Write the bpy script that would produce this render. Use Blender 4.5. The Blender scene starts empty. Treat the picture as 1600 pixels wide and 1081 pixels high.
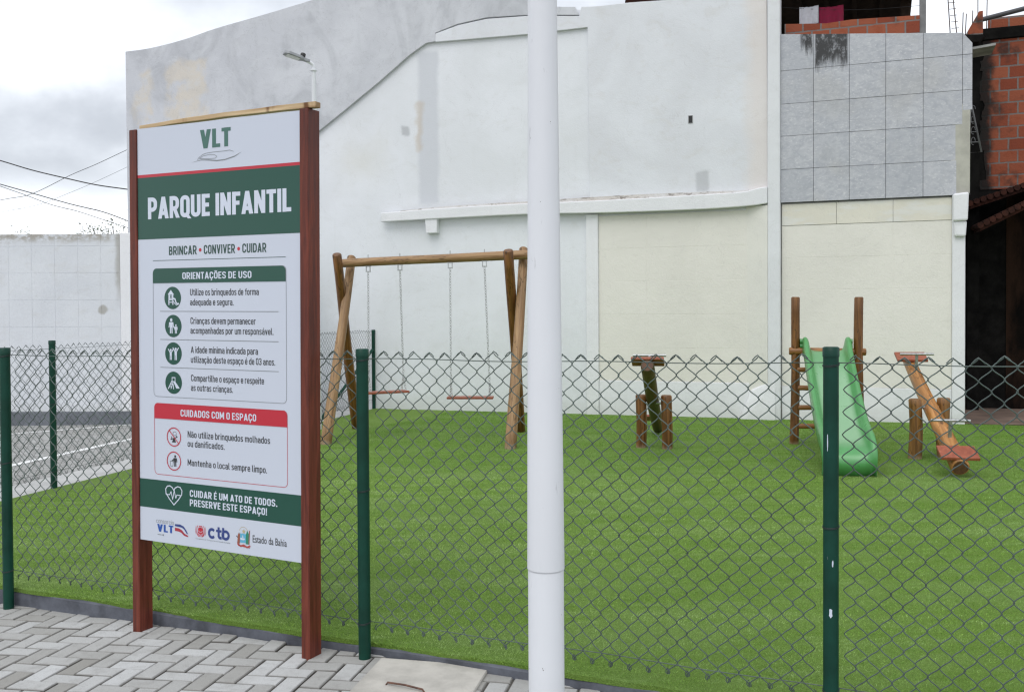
import bpy, bmesh, math, random
import numpy as np
from mathutils import Vector, Matrix

random.seed(7)
RNG = np.random.default_rng(7)
SC = bpy.context.scene
COL = SC.collection

# ------------------------------------------------------------------ camera
FPX, CAMH, CY = 1500.0, 1.565, 514.5
PITCH, ROLL = math.radians(1.05), .006
_R = np.array([math.cos(ROLL), 0, -math.sin(ROLL)])
_F = np.array([0, math.cos(PITCH), -math.sin(PITCH)])
_U = np.cross(_R, _F); _U /= np.linalg.norm(_U); _R = np.cross(_F, _U)
_C = np.array([0, 0, CAMH])
cam = bpy.data.cameras.new("camera"); camo = bpy.data.objects.new("camera", cam); COL.objects.link(camo)
cam.sensor_width = 36; cam.lens = FPX/1600*36; cam.shift_y = -(540.5-CY)/1600
cam.clip_start = .05; cam.clip_end = 2000
camo.matrix_world = Matrix(((_R[0], _U[0], -_F[0], 0), (_R[1], _U[1], -_F[1], 0), (_R[2], _U[2], -_F[2], CAMH), (0, 0, 0, 1)))
SC.camera = camo

# ------------------------------------------------------------------ light
SUN_EL, SUN_AZ = math.radians(58), math.radians(205)      # compass-style: from behind the camera, a little left
world = bpy.data.worlds.new("World"); SC.world = world; world.use_nodes = True
wn, wl = world.node_tree.nodes, world.node_tree.links; wn.clear()
w_out = wn.new('ShaderNodeOutputWorld'); w_bg = wn.new('ShaderNodeBackground'); w_bg.inputs[1].default_value = .1
w_sky = wn.new('ShaderNodeTexSky'); w_sky.sky_type = 'NISHITA'; w_sky.sun_disc = False
w_sky.sun_elevation = SUN_EL; w_sky.sun_rotation = SUN_AZ
w_tc = wn.new('ShaderNodeTexCoord'); w_map = wn.new('ShaderNodeMapping'); w_map.inputs['Scale'].default_value = (1, 1, 1.5)
w_map.inputs['Location'].default_value = (.35, .1, .28)
w_no = wn.new('ShaderNodeTexNoise'); w_no.inputs['Scale'].default_value = 2.6; w_no.inputs['Detail'].default_value = 7; w_no.inputs['Roughness'].default_value = .52; w_no.inputs['Distortion'].default_value = .1
w_rp = wn.new('ShaderNodeValToRGB'); e = w_rp.color_ramp.elements
e[0].position = .38; e[0].color = (4.9, 5.2, 5.7, 1); e[1].position = .60; e[1].color = (10.6, 11.0, 11.6, 1)
w_sep = wn.new('ShaderNodeSeparateXYZ'); w_hz = wn.new('ShaderNodeMapRange'); w_hz.interpolation_type = 'SMOOTHSTEP'
w_hz.inputs['From Min'].default_value = .085; w_hz.inputs['From Max'].default_value = .13; w_hz.inputs['To Min'].default_value = 1; w_hz.inputs['To Max'].default_value = 0
w_mx = wn.new('ShaderNodeMix'); w_mx.data_type = 'RGBA'; w_mx.inputs[7].default_value = (11.2, 11.5, 12, 1)
w_m2 = wn.new('ShaderNodeMix'); w_m2.data_type = 'RGBA'; w_m2.inputs[0].default_value = .9
wl.new(w_tc.outputs['Generated'], w_map.inputs[0]); wl.new(w_map.outputs[0], w_no.inputs['Vector']); wl.new(w_no.outputs[0], w_rp.inputs[0])
wl.new(w_tc.outputs['Generated'], w_sep.inputs[0]); wl.new(w_sep.outputs[2], w_hz.inputs[0]); wl.new(w_hz.outputs[0], w_mx.inputs[0])
wl.new(w_rp.outputs[0], w_mx.inputs[6]); wl.new(w_sky.outputs[0], w_m2.inputs[6]); wl.new(w_mx.outputs[2], w_m2.inputs[7])
w_a = wn.new('ShaderNodeMapRange'); w_b = wn.new('ShaderNodeMapRange'); w_c = wn.new('ShaderNodeMath'); w_c.operation = 'MULTIPLY'; w_d = wn.new('ShaderNodeMath'); w_d.operation = 'MULTIPLY'
for n_, v_ in ((w_a, (.105, .145, 0, 1)), (w_b, (.20, .34, 1, 0))):          # a band of grey cloud low above the bright horizon
    n_.interpolation_type = 'SMOOTHSTEP'; wl.new(w_sep.outputs[2], n_.inputs[0])
    for i_, k_ in enumerate(v_): n_.inputs[i_+1].default_value = k_
w_n2 = wn.new('ShaderNodeTexNoise'); w_n2.inputs['Scale'].default_value = 5; w_n2.inputs['Detail'].default_value = 6; w_n2.inputs['Distortion'].default_value = .1; wl.new(w_map.outputs[0], w_n2.inputs['Vector'])
w_r2 = wn.new('ShaderNodeMapRange'); w_r2.interpolation_type = 'SMOOTHSTEP'; wl.new(w_n2.outputs[0], w_r2.inputs[0])
for i_, k_ in enumerate((.36, .60, 1, .15)): w_r2.inputs[i_+1].default_value = k_
wl.new(w_a.outputs[0], w_c.inputs[0]); wl.new(w_b.outputs[0], w_c.inputs[1]); wl.new(w_c.outputs[0], w_d.inputs[0]); wl.new(w_r2.outputs[0], w_d.inputs[1])
w_m3 = wn.new('ShaderNodeMix'); w_m3.data_type = 'RGBA'; w_m3.inputs[7].default_value = (4.9, 5.15, 5.6, 1)
wl.new(w_d.outputs[0], w_m3.inputs[0]); wl.new(w_mx.outputs[2], w_m3.inputs[6]); wl.new(w_m3.outputs[2], w_m2.inputs[7])
wl.new(w_m2.outputs[2], w_bg.inputs[0]); wl.new(w_bg.outputs[0], w_out.inputs[0])
sun = bpy.data.lights.new("sun", 'SUN'); suno = bpy.data.objects.new("sun", sun); COL.objects.link(suno)
sun.energy = 1.1; sun.angle = math.radians(45); sun.color = (1, .98, .95)
sd = Vector((math.sin(SUN_AZ)*math.cos(SUN_EL), math.cos(SUN_AZ)*math.cos(SUN_EL), math.sin(SUN_EL)))
suno.rotation_euler = sd.to_track_quat('Z', 'Y').to_euler()
SC.view_settings.view_transform = 'Standard'; SC.view_settings.look = 'None'
SC.view_settings.exposure = .40; SC.view_settings.gamma = 1
SC.cycles.max_bounces = 8
SC.cycles.use_denoising = True; SC.cycles.denoising_prefilter = 'NONE'; SC.cycles.filter_width = 1.3

# ------------------------------------------------------------------ geometry from the survey of the photograph
def ray(x, y): return _F + _R*(x-800)/FPX - _U*(y-CY)/FPX
def hit(x, y, P0, N):
    d = ray(x, y); return _C + d*(np.dot(np.asarray(P0)-_C, N)/np.dot(d, N))
def at(x, y, Y): return hit(x, y, (0, Y, 0), np.array([0, 1., 0]))
_fd = -ray(-2494, 529)
U2 = _fd[:2]/np.hypot(*_fd[:2]); TILT = _fd[2]/np.hypot(*_fd[:2])
P2 = hit(570, 1027, (0, 0, 0), np.array([0, 0, 1.]))
GN = np.array([-TILT*U2[0], -TILT*U2[1], 1.])
N2 = np.array([-U2[1], U2[0]])                       # from the pavement into the park
TURF = .055
def tilt(x, y): return TILT*((x-P2[0])*U2[0] + (y-P2[1])*U2[1])
def sd_of(x, y): return (x-P2[0])*U2[0]+(y-P2[1])*U2[1], (x-P2[0])*N2[0]+(y-P2[1])*N2[1]
def xy_of(s, d): return P2[:2] + s*U2 + d*N2
def pav_z(x, y):
    s, d = sd_of(x, y); return tilt(x, y) + .02*max(min(s, 0), -5) - .012*max(0, min(1, -d))*0
def gr(x, y, h=TURF): return hit(x, y, P2+np.array([0, 0, h]), GN)

# ------------------------------------------------------------------ node helpers
class NT:
    def __init__(s, name):
        s.m = bpy.data.materials.new(name); s.m.use_nodes = True
        s.n, s.l = s.m.node_tree.nodes, s.m.node_tree.links
        s.b = s.n['Principled BSDF']; s.tc = None
    def obj(s):
        if not s.tc: s.tc = s.n.new('ShaderNodeTexCoord')
        return s.tc.outputs['Object']
    def put(s, node, i, v):
        if v is None: return
        if hasattr(v, 'is_output'): s.l.new(v, node.inputs[i])
        elif isinstance(v, (tuple, list)) and len(v) == 3 and node.inputs[i].type == 'RGBA': node.inputs[i].default_value = (*v, 1)
        else: node.inputs[i].default_value = v
    def map(s, scale, vec=None, rot=(0, 0, 0), loc=(0, 0, 0)):
        n = s.n.new('ShaderNodeMapping'); s.put(n, 0, vec or s.obj()); n.inputs['Scale'].default_value = scale; n.inputs['Rotation'].default_value = rot; n.inputs['Location'].default_value = loc
        return n.outputs[0]
    def noise(s, scale, detail=4, rough=.55, vec=None, dist=0, color=False):
        n = s.n.new('ShaderNodeTexNoise'); s.put(n, 'Vector', vec or s.obj()); n.inputs['Scale'].default_value = scale
        n.inputs['Detail'].default_value = detail; n.inputs['Roughness'].default_value = rough; n.inputs['Distortion'].default_value = dist
        return n.outputs[1 if color else 0]
    def rng(s, v, a, b, c=0., d=1., smooth=True):
        n = s.n.new('ShaderNodeMapRange'); n.interpolation_type = 'SMOOTHSTEP' if smooth else 'LINEAR'
        s.put(n, 0, v)
        for i, k in enumerate((a, b, c, d)): n.inputs[i+1].default_value = k
        return n.outputs[0]
    def math(s, op, a, b=None):
        n = s.n.new('ShaderNodeMath'); n.operation = op; s.put(n, 0, a); s.put(n, 1, b); return n.outputs[0]
    def mix(s, f, a, b, mode='MIX'):
        n = s.n.new('ShaderNodeMix'); n.data_type = 'RGBA'; n.blend_type = mode
        s.put(n, 0, f); s.put(n, 6, a); s.put(n, 7, b); return n.outputs[2]
    def attr(s, name):
        n = s.n.new('ShaderNodeAttribute'); n.attribute_name = name; return n.outputs['Fac']
    def sep(s, v):
        n = s.n.new('ShaderNodeSeparateXYZ'); s.put(n, 0, v); return n.outputs
    def vadd(s, a, b, k):
        n = s.n.new('ShaderNodeVectorMath'); n.operation = 'MULTIPLY_ADD'; s.put(n, 0, b); n.inputs[1].default_value = (k, k, k); s.put(n, 2, a); return n.outputs[0]
    def bump(s, h, strength=.3, dist=.01):
        n = s.n.new('ShaderNodeBump'); s.put(n, 'Height', h); n.inputs['Strength'].default_value = strength; n.inputs['Distance'].default_value = dist
        s.l.new(n.outputs[0], s.b.inputs['Normal']); return s
    def warp(s, k, scale=3., detail=4):
        c = s.noise(scale, detail, .6, color=True); n = s.n.new('ShaderNodeVectorMath'); n.operation = 'SUBTRACT'
        s.put(n, 0, c); n.inputs[1].default_value = (.5, .5, .5)
        return s.vadd(s.obj(), n.outputs[0], k)
    def box(s, v, x0, x1, z0, z1, soft=.05):            # a soft-edged patch in the wall's own metres
        o = s.sep(v); r = None
        for c, lo, hi in ((o[0], x0, x1), (o[2], z0, z1)):
            for q in (s.rng(c, lo-soft, lo+soft), s.rng(c, hi-soft, hi+soft, 1, 0)):
                r = q if r is None else s.math('MULTIPLY', r, q)
        return r
    def out(s, col, rough=.6, spec=.5, metal=0):
        s.put(s.b, 'Base Color', col); s.put(s.b, 'Roughness', rough); s.b.inputs['Specular IOR Level'].default_value = spec; s.b.inputs['Metallic'].default_value = metal
        return s.m

def plain(name, c, rough=.5, var=.12, scale=6., spec=.5, metal=0, bump=0, bscale=60, vs=(1, 1, 1)):
    t = NT(name); v = t.map(vs)
    n = t.noise(scale, 5, .6, v)
    col = t.mix(t.rng(n, .3, .7), tuple(x*(1-var) for x in c), tuple(min(1, x*(1+var)) for x in c))
    if bump: t.bump(t.noise(bscale, 3, .6, v), bump, .004)
    return t.out(col, t.rng(n, .2, .8, rough*.85, min(1, rough*1.15)) if var else rough, spec, metal)

def wood(name, dark, light, rough=.45, ring=28., knots=True, green=None, base=False):
    t = NT(name); v = t.map((1, 1, .07))
    g = t.noise(ring, 6, .65, v, .6); g2 = t.noise(5, 3, .5, t.map((1, 1, .25)))
    col = t.mix(t.rng(g, .3, .72), dark, light)
    col = t.mix(t.rng(g2, .45, .75, 0, .55), col, tuple(x*.55 for x in dark))
    if knots:
        k = t.n.new('ShaderNodeTexVoronoi'); k.inputs['Scale'].default_value = 6.5; t.put(k, 'Vector', t.map((1, 1, .45)))
        col = t.mix(t.rng(k.outputs[0], .05, .16, .8, 0), col, tuple(x*.25 for x in dark))
    if green: col = t.mix(t.rng(t.noise(3, 3), .4, .65, 0, .8), col, green)
    if base:                                             # scuffed, sandy foot of a post set in the ground
        z_ = t.math('ADD', t.sep(t.obj())[2], t.math('MULTIPLY', t.noise(18, 4, .6), .12)); col = t.mix(t.rng(z_, .10, .165, .75, 0), col, (.33, .25, .17))
    if knots: cr_ = t.noise(7, 4, .6, t.map((1, 1, .12))); col = t.mix(t.rng(t.math('ABSOLUTE', t.math('SUBTRACT', cr_, .5)), 0, .012, .7, 0), col, tuple(x*.25 for x in dark))
    t.bump(g, .35, .004)
    return t.out(col, t.rng(g, .2, .8, rough*.8, rough*1.3), .4)

def render_wall(name, a, b, stain=(.42, .41, .39), amount=.35, bump=.35, extra=None):
    """painted cement render: broad blotches, trowel marks, fine roller stipple, faint grime runs"""
    t = NT(name)
    big = t.noise(.7, 5, .6, dist=.5); mid = t.noise(3.5, 6, .62, t.map((1, 1, 1.6)), .8)
    col = t.mix(t.rng(big, .35, .65), a, b)
    col = t.mix(t.rng(mid, .5, .75, 0, amount), col, stain)
    run = t.noise(5, 5, .6, t.map((1.6, 1, .12)))
    col = t.mix(t.rng(run, .56, .8, 0, amount*.55), col, tuple(x*.9 for x in stain))
    speck = t.noise(26, 3, .7)
    col = t.mix(t.rng(speck, .7, .8, 0, amount*.8), col, tuple(x*.62 for x in stain))
    z_ = t.math('ADD', t.sep(t.obj())[2], t.math('MULTIPLY', t.noise(4, 5, .65), -.45)); col = t.mix(t.rng(z_, -.16, .12, .24, 0), col, (.40, .39, .34))   # splash-back above the ground
    ck = t.noise(1.1, 9, .62, None, 1.2); col = t.mix(t.rng(t.math('ABSOLUTE', t.math('SUBTRACT', ck, .52)), 0, .0022, .3, 0), col, (.34, .33, .32))
    if extra: col = extra(t, col)
    fine = t.noise(55, 4, .65); tro = t.noise(6, 5, .6)
    t.bump(t.math('ADD', fine, t.math('MULTIPLY', tro, 1.6)), bump*.75, .011)
    return t.out(col, .85, .25)

# ------------------------------------------------------------------ mesh helpers
def mesh_of(name, verts, faces, smooth=False):
    me = bpy.data.meshes.new(name); me.from_pydata([tuple(map(float, v)) for v in verts], [], [list(map(int, f)) for f in faces]); me.update()
    if smooth:
        for p in me.polygons: p.use_smooth = True
    return me
def link(name, me, mats, parent=None, loc=None, mat=None):
    o = bpy.data.objects.new(name, me); COL.objects.link(o)
    for m in (mats if isinstance(mats, (list, tuple)) else [mats]): me.materials.append(m)
    if parent is not None: o.parent = parent
    if loc is not None: o.location = loc
    if mat is not None: o.matrix_local = mat
    return o
def tag(o, label, cat, group=None):
    o['label'] = label; o['category'] = cat
    if group: o['group'] = group
    return o
def kind(o, k): o['kind'] = k; return o
def empty(name, loc, label, cat, group=None, rz=0):
    o = bpy.data.objects.new(name, None); COL.objects.link(o); o.location = loc; o.rotation_euler = (0, 0, rz); o.empty_display_size = .2
    return tag(o, label, cat, group)
class MB:                                              # a growing mesh
    def __init__(s): s.v = []; s.f = []; s.mi = []; s.sm = []
    def add(s, v, f, mi=0, smooth=False):
        k = len(s.v); s.v += [tuple(map(float, p)) for p in v]; s.f += [[k+i for i in q] for q in f]; s.mi += [mi]*len(f); s.sm += [smooth]*len(f); return s
    def box(s, c, size, M=None, mi=0):
        x, y, z = [q/2 for q in size]
        v = [Vector((a*x, b*y, d*z)) for a in (-1, 1) for b in (-1, 1) for d in (-1, 1)]
        if M is not None: v = [M @ p for p in v]
        v = [p+Vector(c) for p in v]
        return s.add(v, [(0, 1, 3, 2), (4, 6, 7, 5), (0, 4, 5, 1), (2, 3, 7, 6), (0, 2, 6, 4), (1, 5, 7, 3)], mi)
    def prism(s, pts, y0, y1, mi=0):                   # outline in x,z extruded along y
        n = len(pts)
        area = sum(pts[i][0]*pts[(i+1) % n][1]-pts[(i+1) % n][0]*pts[i][1] for i in range(n))
        if area < 0: pts = pts[::-1]
        if y0 > y1: y0, y1 = y1, y0
        v = [(p[0], y0, p[1]) for p in pts]+[(p[0], y1, p[1]) for p in pts]
        f = [list(range(n)), list(range(2*n-1, n-1, -1))]+[[(i+1) % n, i, n+i, n+(i+1) % n] for i in range(n)]
        return s.add(v, f, mi)
    def tube(s, pts, r, sides=8, caps=True, mi=0, smooth=True):
        P = [Vector(map(float, p)) for p in pts]; n = len(P); rr = r if isinstance(r, (list, tuple)) else [r]*n
        V = []; ref = None
        for i in range(n):
            t = (P[min(i+1, n-1)]-P[max(i-1, 0)]).normalized()
            if ref is None:
                ref = t.orthogonal().normalized()
            a = (ref - t*ref.dot(t)); a = a.normalized() if a.length > 1e-6 else t.orthogonal().normalized()
            ref = a; b = t.cross(a)
            for k in range(sides):
                w = 2*math.pi*k/sides; V.append(P[i]+(a*math.cos(w)+b*math.sin(w))*rr[i])
        F = [[i*sides+k, i*sides+(k+1) % sides, (i+1)*sides+(k+1) % sides, (i+1)*sides+k] for i in range(n-1) for k in range(sides)]
        s.add(V, F, mi, smooth)
        if caps:
            s.add(V[:sides], [list(range(sides))[::-1]], mi); s.add(V[-sides:], [list(range(sides))], mi)
        return s
    def build(s, name, mats, parent=None, bevel=0, loc=None, mat=None):
        me = mesh_of(name, s.v, s.f)
        me.polygons.foreach_set('material_index', s.mi); me.polygons.foreach_set('use_smooth', s.sm)
        o = link(name, me, mats, parent, loc, mat)
        if bevel:
            m = o.modifiers.new('bevel', 'BEVEL'); m.width = bevel; m.segments = 2; m.limit_method = 'ANGLE'; m.angle_limit = math.radians(40)
        return o

def axis_matrix(A, B):
    A, B = Vector(A), Vector(B); z = (B-A).normalized(); x = z.orthogonal().normalized(); y = z.cross(x)
    return Matrix(((x.x, y.x, z.x, A.x), (x.y, y.y, z.y, A.y), (x.z, y.z, z.z, A.z), (0, 0, 0, 1)))
def log(name, A, B, r0, r1, m, parent, sides=18, wob=.006, bow=0, end=None):
    """a round timber from A to B (world), built along its own z so that the grain follows it; edges chamfered"""
    L = (Vector(B)-Vector(A)).length; n = 10; ph = random.random()*6
    prof = [(0, .82), (.012, 1)]+[(L*i/n, 1) for i in range(1, n)]+[(L-.012, 1), (L, .82)]
    V = []; F = []
    for z, k in prof:
        t = z/L; r = (r0+(r1-r0)*t)*k
        cx = bow*math.sin(math.pi*t)+wob*math.sin(ph+5*t); cy = wob*math.cos(ph*1.7+4*t)
        for q in range(sides):
            w = 2*math.pi*q/sides; rr = r*(1+.035*math.sin(2*w+ph+3*t)+.02*math.sin(3*w-ph+7*t))
            V.append((cx+rr*math.cos(w), cy+rr*math.sin(w), z))
    m_ = len(prof)
    F = [[i*sides+q, i*sides+(q+1) % sides, (i+1)*sides+(q+1) % sides, (i+1)*sides+q] for i in range(m_-1) for q in range(sides)]
    me = mesh_of(name, V, F+[list(range(sides))[::-1], [(m_-1)*sides+q for q in range(sides)]])
    for p in me.polygons: p.use_smooth = len(p.vertices) == 4
    if end:
        for p in me.polygons:
            if len(p.vertices) != 4: p.material_index = 1
        m = [m, end]
    M = axis_matrix(A, B)
    if parent is not None: M = Matrix.Translation(-parent.location) @ M
    return link(name, me, m, parent, mat=M)
def shift(parent): return Vector(parent.location)
def wbuild(mb, name, mats, parent, bevel=0):            # a world-space MB under an unrotated empty
    L = parent.location; mb.v = [(a-L.x, b-L.y, c-L.z) for a, b, c in mb.v]
    return mb.build(name, mats, parent, bevel)

# ================================================================== MATERIALS
M_turf = NT('artificial_turf'); t = M_turf
_g = t.noise(140, 3, .7); _st = t.noise(1.1, 5, .62, t.map((.6, 1.6, 1))); _b = t.noise(4.2, 6, .66, t.map((.55, 2.3, 1)))
_c = t.mix(t.rng(_g, .3, .7), (.11, .20, .026), (.21, .34, .065))
_c = t.mix(t.rng(_st, .42, .72, 0, .5), _c, (.21, .32, .09)); _c = t.mix(t.rng(_b, .5, .75, 0, .45), _c, (.2, .31, .08))
t.bump(_g, .9, .02); M_turf = t.out(_c, .75, .15)
t = NT('turf_blades'); _tn = t.attr('tone')
_st = t.noise(1.1, 5, .62, t.map((.6, 1.6, 1))); _b = t.noise(4.2, 6, .66, t.map((.55, 2.3, 1)))
_c = t.mix(_tn, (.08, .215, .018), (.48, .72, .125)); _c = t.mix(t.rng(_st, .44, .62, 0, .75), _c, (.52, .68, .25)); _c = t.mix(t.rng(_b, .47, .66, 0, .85), _c, (.62, .80, .34)); _c = t.mix(t.rng(_b, .30, .46, .55, 0), _c, (.085, .19, .02))
_c = t.mix(t.rng(t.noise(.35, 4, .55, t.map((.4, 1.5, 1), loc=(3, 1.2, 0))), .42, .62, 0, .45), _c, (.10, .27, .022))
_cl = t.noise(26, 4, .7, t.map((.55, 1.7, 1))); _c = t.mix(t.rng(_cl, .30, .47, .6, 0), _c, (.05, .14, .012)); _c = t.mix(t.rng(_cl, .54, .70, 0, .5), _c, (.50, .70, .22))
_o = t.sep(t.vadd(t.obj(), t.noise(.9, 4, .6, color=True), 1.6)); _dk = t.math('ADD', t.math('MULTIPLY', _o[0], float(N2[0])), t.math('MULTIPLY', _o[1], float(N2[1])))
_c = t.mix(t.rng(_dk, float(P2[:2]@N2)+3.6, float(P2[:2]@N2)+8.4, 0, .62), _c, (.075, .235, .016))  # far turf painted deeper green, standing in for how it takes the light
M_blade = t.out(_c, .5, .3); M_blade.node_tree.nodes['Principled BSDF'].inputs['Subsurface Weight'].default_value = 0

t = NT('concrete_pavers'); _tn = t.attr('tone')
_c = t.mix(_tn, (.29, .28, .255), (.55, .555, .55)); _n = t.noise(14, 6, .65); _n2 = t.noise(120, 3, .6); _n3 = t.noise(1.6, 4, .6)
_c = t.mix(t.rng(_n, .45, .75, 0, .35), _c, (.24, .23, .215)); _c = t.mix(t.rng(_n2, .55, .8, 0, .4), _c, (.16, .155, .15)); _c = t.mix(t.rng(_n3, .5, .75, 0, .35), _c, (.3, .285, .26))
_c = t.mix(t.rng(t.noise(260, 2, .6), .58, .72, 0, .5), _c, (.15, .145, .135)); _c = t.mix(t.attr('rim'), _c, (.13, .122, .11))
t.bump(_n2, .5, .004); M_paver = t.out(_c, .85, .25)
M_sand = plain('joint_sand', (.10, .094, .083), .95, .3, 30, .1, bump=.4, bscale=200)
M_kerb = plain('kerb_concrete', (.10, .106, .125), .8, .35, 7, .3, bump=.5, bscale=60)
M_slab = plain('cast_concrete', (.44, .42, .38), .85, .16, 6, .2, bump=.35, bscale=90)
M_ground = plain('bare_ground', (.2, .18, .15), .95, .2, 2)
M_green = NT('green_paint'); t = M_green
_n = t.noise(60, 4, .7, t.map((1, 1, .35)))
_c = t.mix(t.rng(t.noise(7), .3, .7), (.0015, .034, .021), (.003, .050, .032)); _c = t.mix(t.rng(_n, .735, .75), _c, (.5, .52, .52))
M_green = t.out(_c, t.rng(t.noise(14, 4), .3, .7, .4, .55), .28)
M_wire = plain('green_coated_wire', (.055, .082, .073), .3, .3, 4, .7)
M_wire_far = plain('grey_green_wire', (.055, .07, .072), .5, .25, 4, .5)
M_tie = plain('dark_tie_wire', (.02, .03, .03), .5, .2, 40)
M_pole = NT('white_pole_paint'); t = M_pole
_c = t.mix(t.rng(t.noise(3, 5, .6, t.map((1, 1, .3))), .4, .75, 0, .5), (.735, .75, .78), (.65, .665, .70)); _c = t.mix(t.rng(t.noise(38, 3, .65), .73, .75), _c, (.22, .21, .2))
_c = t.mix(t.rng(t.noise(11, 5, .7, t.map((2.5, 2.5, .5))), .66, .72, 0, .4), _c, (.40, .40, .41)); _c = t.mix(t.rng(t.sep(t.obj())[2], .0, .45, .4, 0), _c, (.45, .43, .40))
t.bump(t.noise(9, 3, .5), .06, .01); M_pole = t.out(_c, .5, .35)
M_lampgrey = plain('grey_casting', (.3, .31, .33), .5, .15, 12)
M_black = plain('black_plastic', (.015, .015, .016), .5, .2, 20)
M_lens = plain('lamp_lens', (.6, .6, .58), .25, .05, 20)
M_signwood = wood('red_brown_timber', (.075, .014, .008), (.20, .042, .022), .42, 34, False)
M_pine = wood('raw_pine', (.40, .26, .13), (.66, .5, .3), .7, 30, True)
M_log_pale = wood('weathered_log', (.20, .105, .042), (.40, .25, .125), .5, 26, base=True)
M_log_amber = wood('amber_varnished_log', (.28, .115, .026), (.58, .28, .09), .38, 24)
M_log_brown = wood('brown_varnished_log', (.085, .033, .008), (.25, .108, .028), .38, 24, base=True)
M_log_post = wood('amber_post', (.115, .05, .012), (.33, .16, .048), .4, 24, base=True)
M_log_beam = wood('weathered_beam', (.20, .105, .042), (.40, .25, .125), .5, 26)
M_log_rung = wood('brown_rung', (.14, .056, .014), (.36, .165, .05), .4, 24)
M_logend = plain('log_end_grain', (.10, .042, .018), .6, .35, 30)
M_log_olive = wood('dark_olive_log', (.06, .036, .014), (.15, .085, .03), .5, 24, green=(.062, .052, .018))  # dark brown log colour with greenish blotches
M_seat = wood('red_stained_board', (.24, .056, .026), (.37, .108, .055), .4, 30, False)
M_steel = plain('galvanised_steel', (.42, .43, .43), .4, .2, 30, .5, .85)
M_slide = NT('green_plastic'); t = M_slide
_c = t.mix(t.rng(t.noise(2.5, 4), .3, .7), (.06, .26, .07), (.085, .31, .095)); _c = t.mix(t.math('MULTIPLY', t.attr('worn_sheen'), .72), _c, (.30, .48, .30)); _c = t.mix(t.rng(t.noise(9, 5, .7), .55, .8, 0, .4), _c, (.17, .40, .19))  # scuffed bed paler than the lip, sky sheen painted in with the wear
M_slide = t.out(_c, t.rng(t.noise(8, 4), .3, .7, .27, .42), .7)
M_panel = plain('sign_white_sheet', (.575, .615, .70), .28, .0, 2, .5)
M_sgreen = plain('print_green', (.012, .075, .052), .28, .0, 3, .5)
M_sred = plain('print_red', (.50, .025, .045), .3, .0, 3, .5)
M_swhite = plain('print_white', (.62, .67, .77), .3, .0, 3, .5)
M_sdark = plain('print_charcoal', (.035, .038, .04), .35, .0, 3, .4)
M_sgrey = plain('print_grey', (.22, .24, .25), .35, .0, 3, .4)
M_sblue = plain('print_blue', (.02, .085, .36), .3, .0, 3, .5)
M_snavy = plain('print_navy', (.035, .06, .22), .3, .0, 3, .5)
M_scyan = plain('print_cyan', (.12, .42, .6), .3, .0, 3, .5)
M_sbrown = plain('print_brown', (.3, .1, .06), .3, .0, 3, .5)
M_stan = plain('print_tan', (.5, .42, .25), .3, .0, 3, .5)
M_cable = plain('cable_black', (.03, .03, .032), .6, .1, 5)
M_bark = plain('bark', (.17, .15, .13), .9, .3, 20)
M_leaf = plain('leaf_green', (.12, .15, .09), .6, .4, 8)
M_road = NT('block_paved_road'); t = M_road
_br = t.n.new('ShaderNodeTexBrick'); t.put(_br, 'Vector', t.map((1, 1, 1), rot=(0, 0, .3))); _br.inputs['Scale'].default_value = 1; _br.inputs['Brick Width'].default_value = .2; _br.inputs['Row Height'].default_value = .1; _br.inputs['Mortar Size'].default_value = .006
for i, c in ((1, (.31, .31, .30)), (2, (.41, .41, .40)), (3, (.16, .16, .15))): _br.inputs[i].default_value = (*c, 1)
_c = t.mix(t.rng(t.noise(1.1, 5, .6), .4, .7, 0, .5), _br.outputs[0], (.27, .265, .25)); M_road = t.out(_c, .9, .2)
M_walk = plain('pale_walk_concrete', (.46, .46, .45), .9, .12, 3, .2)
M_mark = plain('road_paint', (.75, .75, .74), .7, .1, 12)

# ================================================================== SETTING
def poly_sheet(name, pts, m, k='structure', z=None):
    o = link(name, mesh_of(name, pts, [list(range(len(pts)))]), m); return kind(o, k)
g = 400.
poly_sheet('ground', [(x, y, -.12+tilt(x, y)*.3) for x, y in ((-g, -g), (g, -g), (g, g), (-g, g))], M_ground)

KD = .045                                             # kerb face stands this far behind the post axis
WA = gr(585, 638); WB = gr(1500, 662)
Wd = (WB-WA)[:2]; Wd /= np.linalg.norm(Wd); WN = np.array([-Wd[1], Wd[0]])   # into the wall
WROT = math.atan2(Wd[1], Wd[0])
def wp(px, py, off=0.):                               # photo point -> (s, z) on the wall, off metres nearer the street
    P0 = np.array([WA[0]-WN[0]*off, WA[1]-WN[1]*off, 0]); P = hit(px, py, P0, np.array([WN[0], WN[1], 0.]))
    return ((P[:2]-WA[:2])@Wd, P[2])
def wxy(s, off=0.): return WA[:2]+Wd*s-WN*off

# left edge of the turf (fence line), from the street corner to the wall corner
e1, e2 = gr(20, 778), gr(585, 638)
ed = (e2-e1)[:2]; ed /= np.linalg.norm(ed)
k_ = np.array([[ed[0], -U2[0]], [ed[1], -U2[1]]]); _tt = np.linalg.solve(k_, (P2[:2]+N2*(KD+.03))-e1[:2])
LC = e1[:2]+ed*_tt[0]                                   # near left corner
def tz(p, h=0.): return (p[0], p[1], tilt(p[0], p[1])+TURF+h)
RS = 6.2
right_near = xy_of(RS, KD+.012); right_far = wxy(11.5, 0)
left_near = LC+N2*0-U2*0
kerb_front_l = xy_of(sd_of(*LC)[0], KD+.012)
turf_pts = [kerb_front_l, right_near, right_far, wxy(-.3, 0), e2[:2]]
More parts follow.
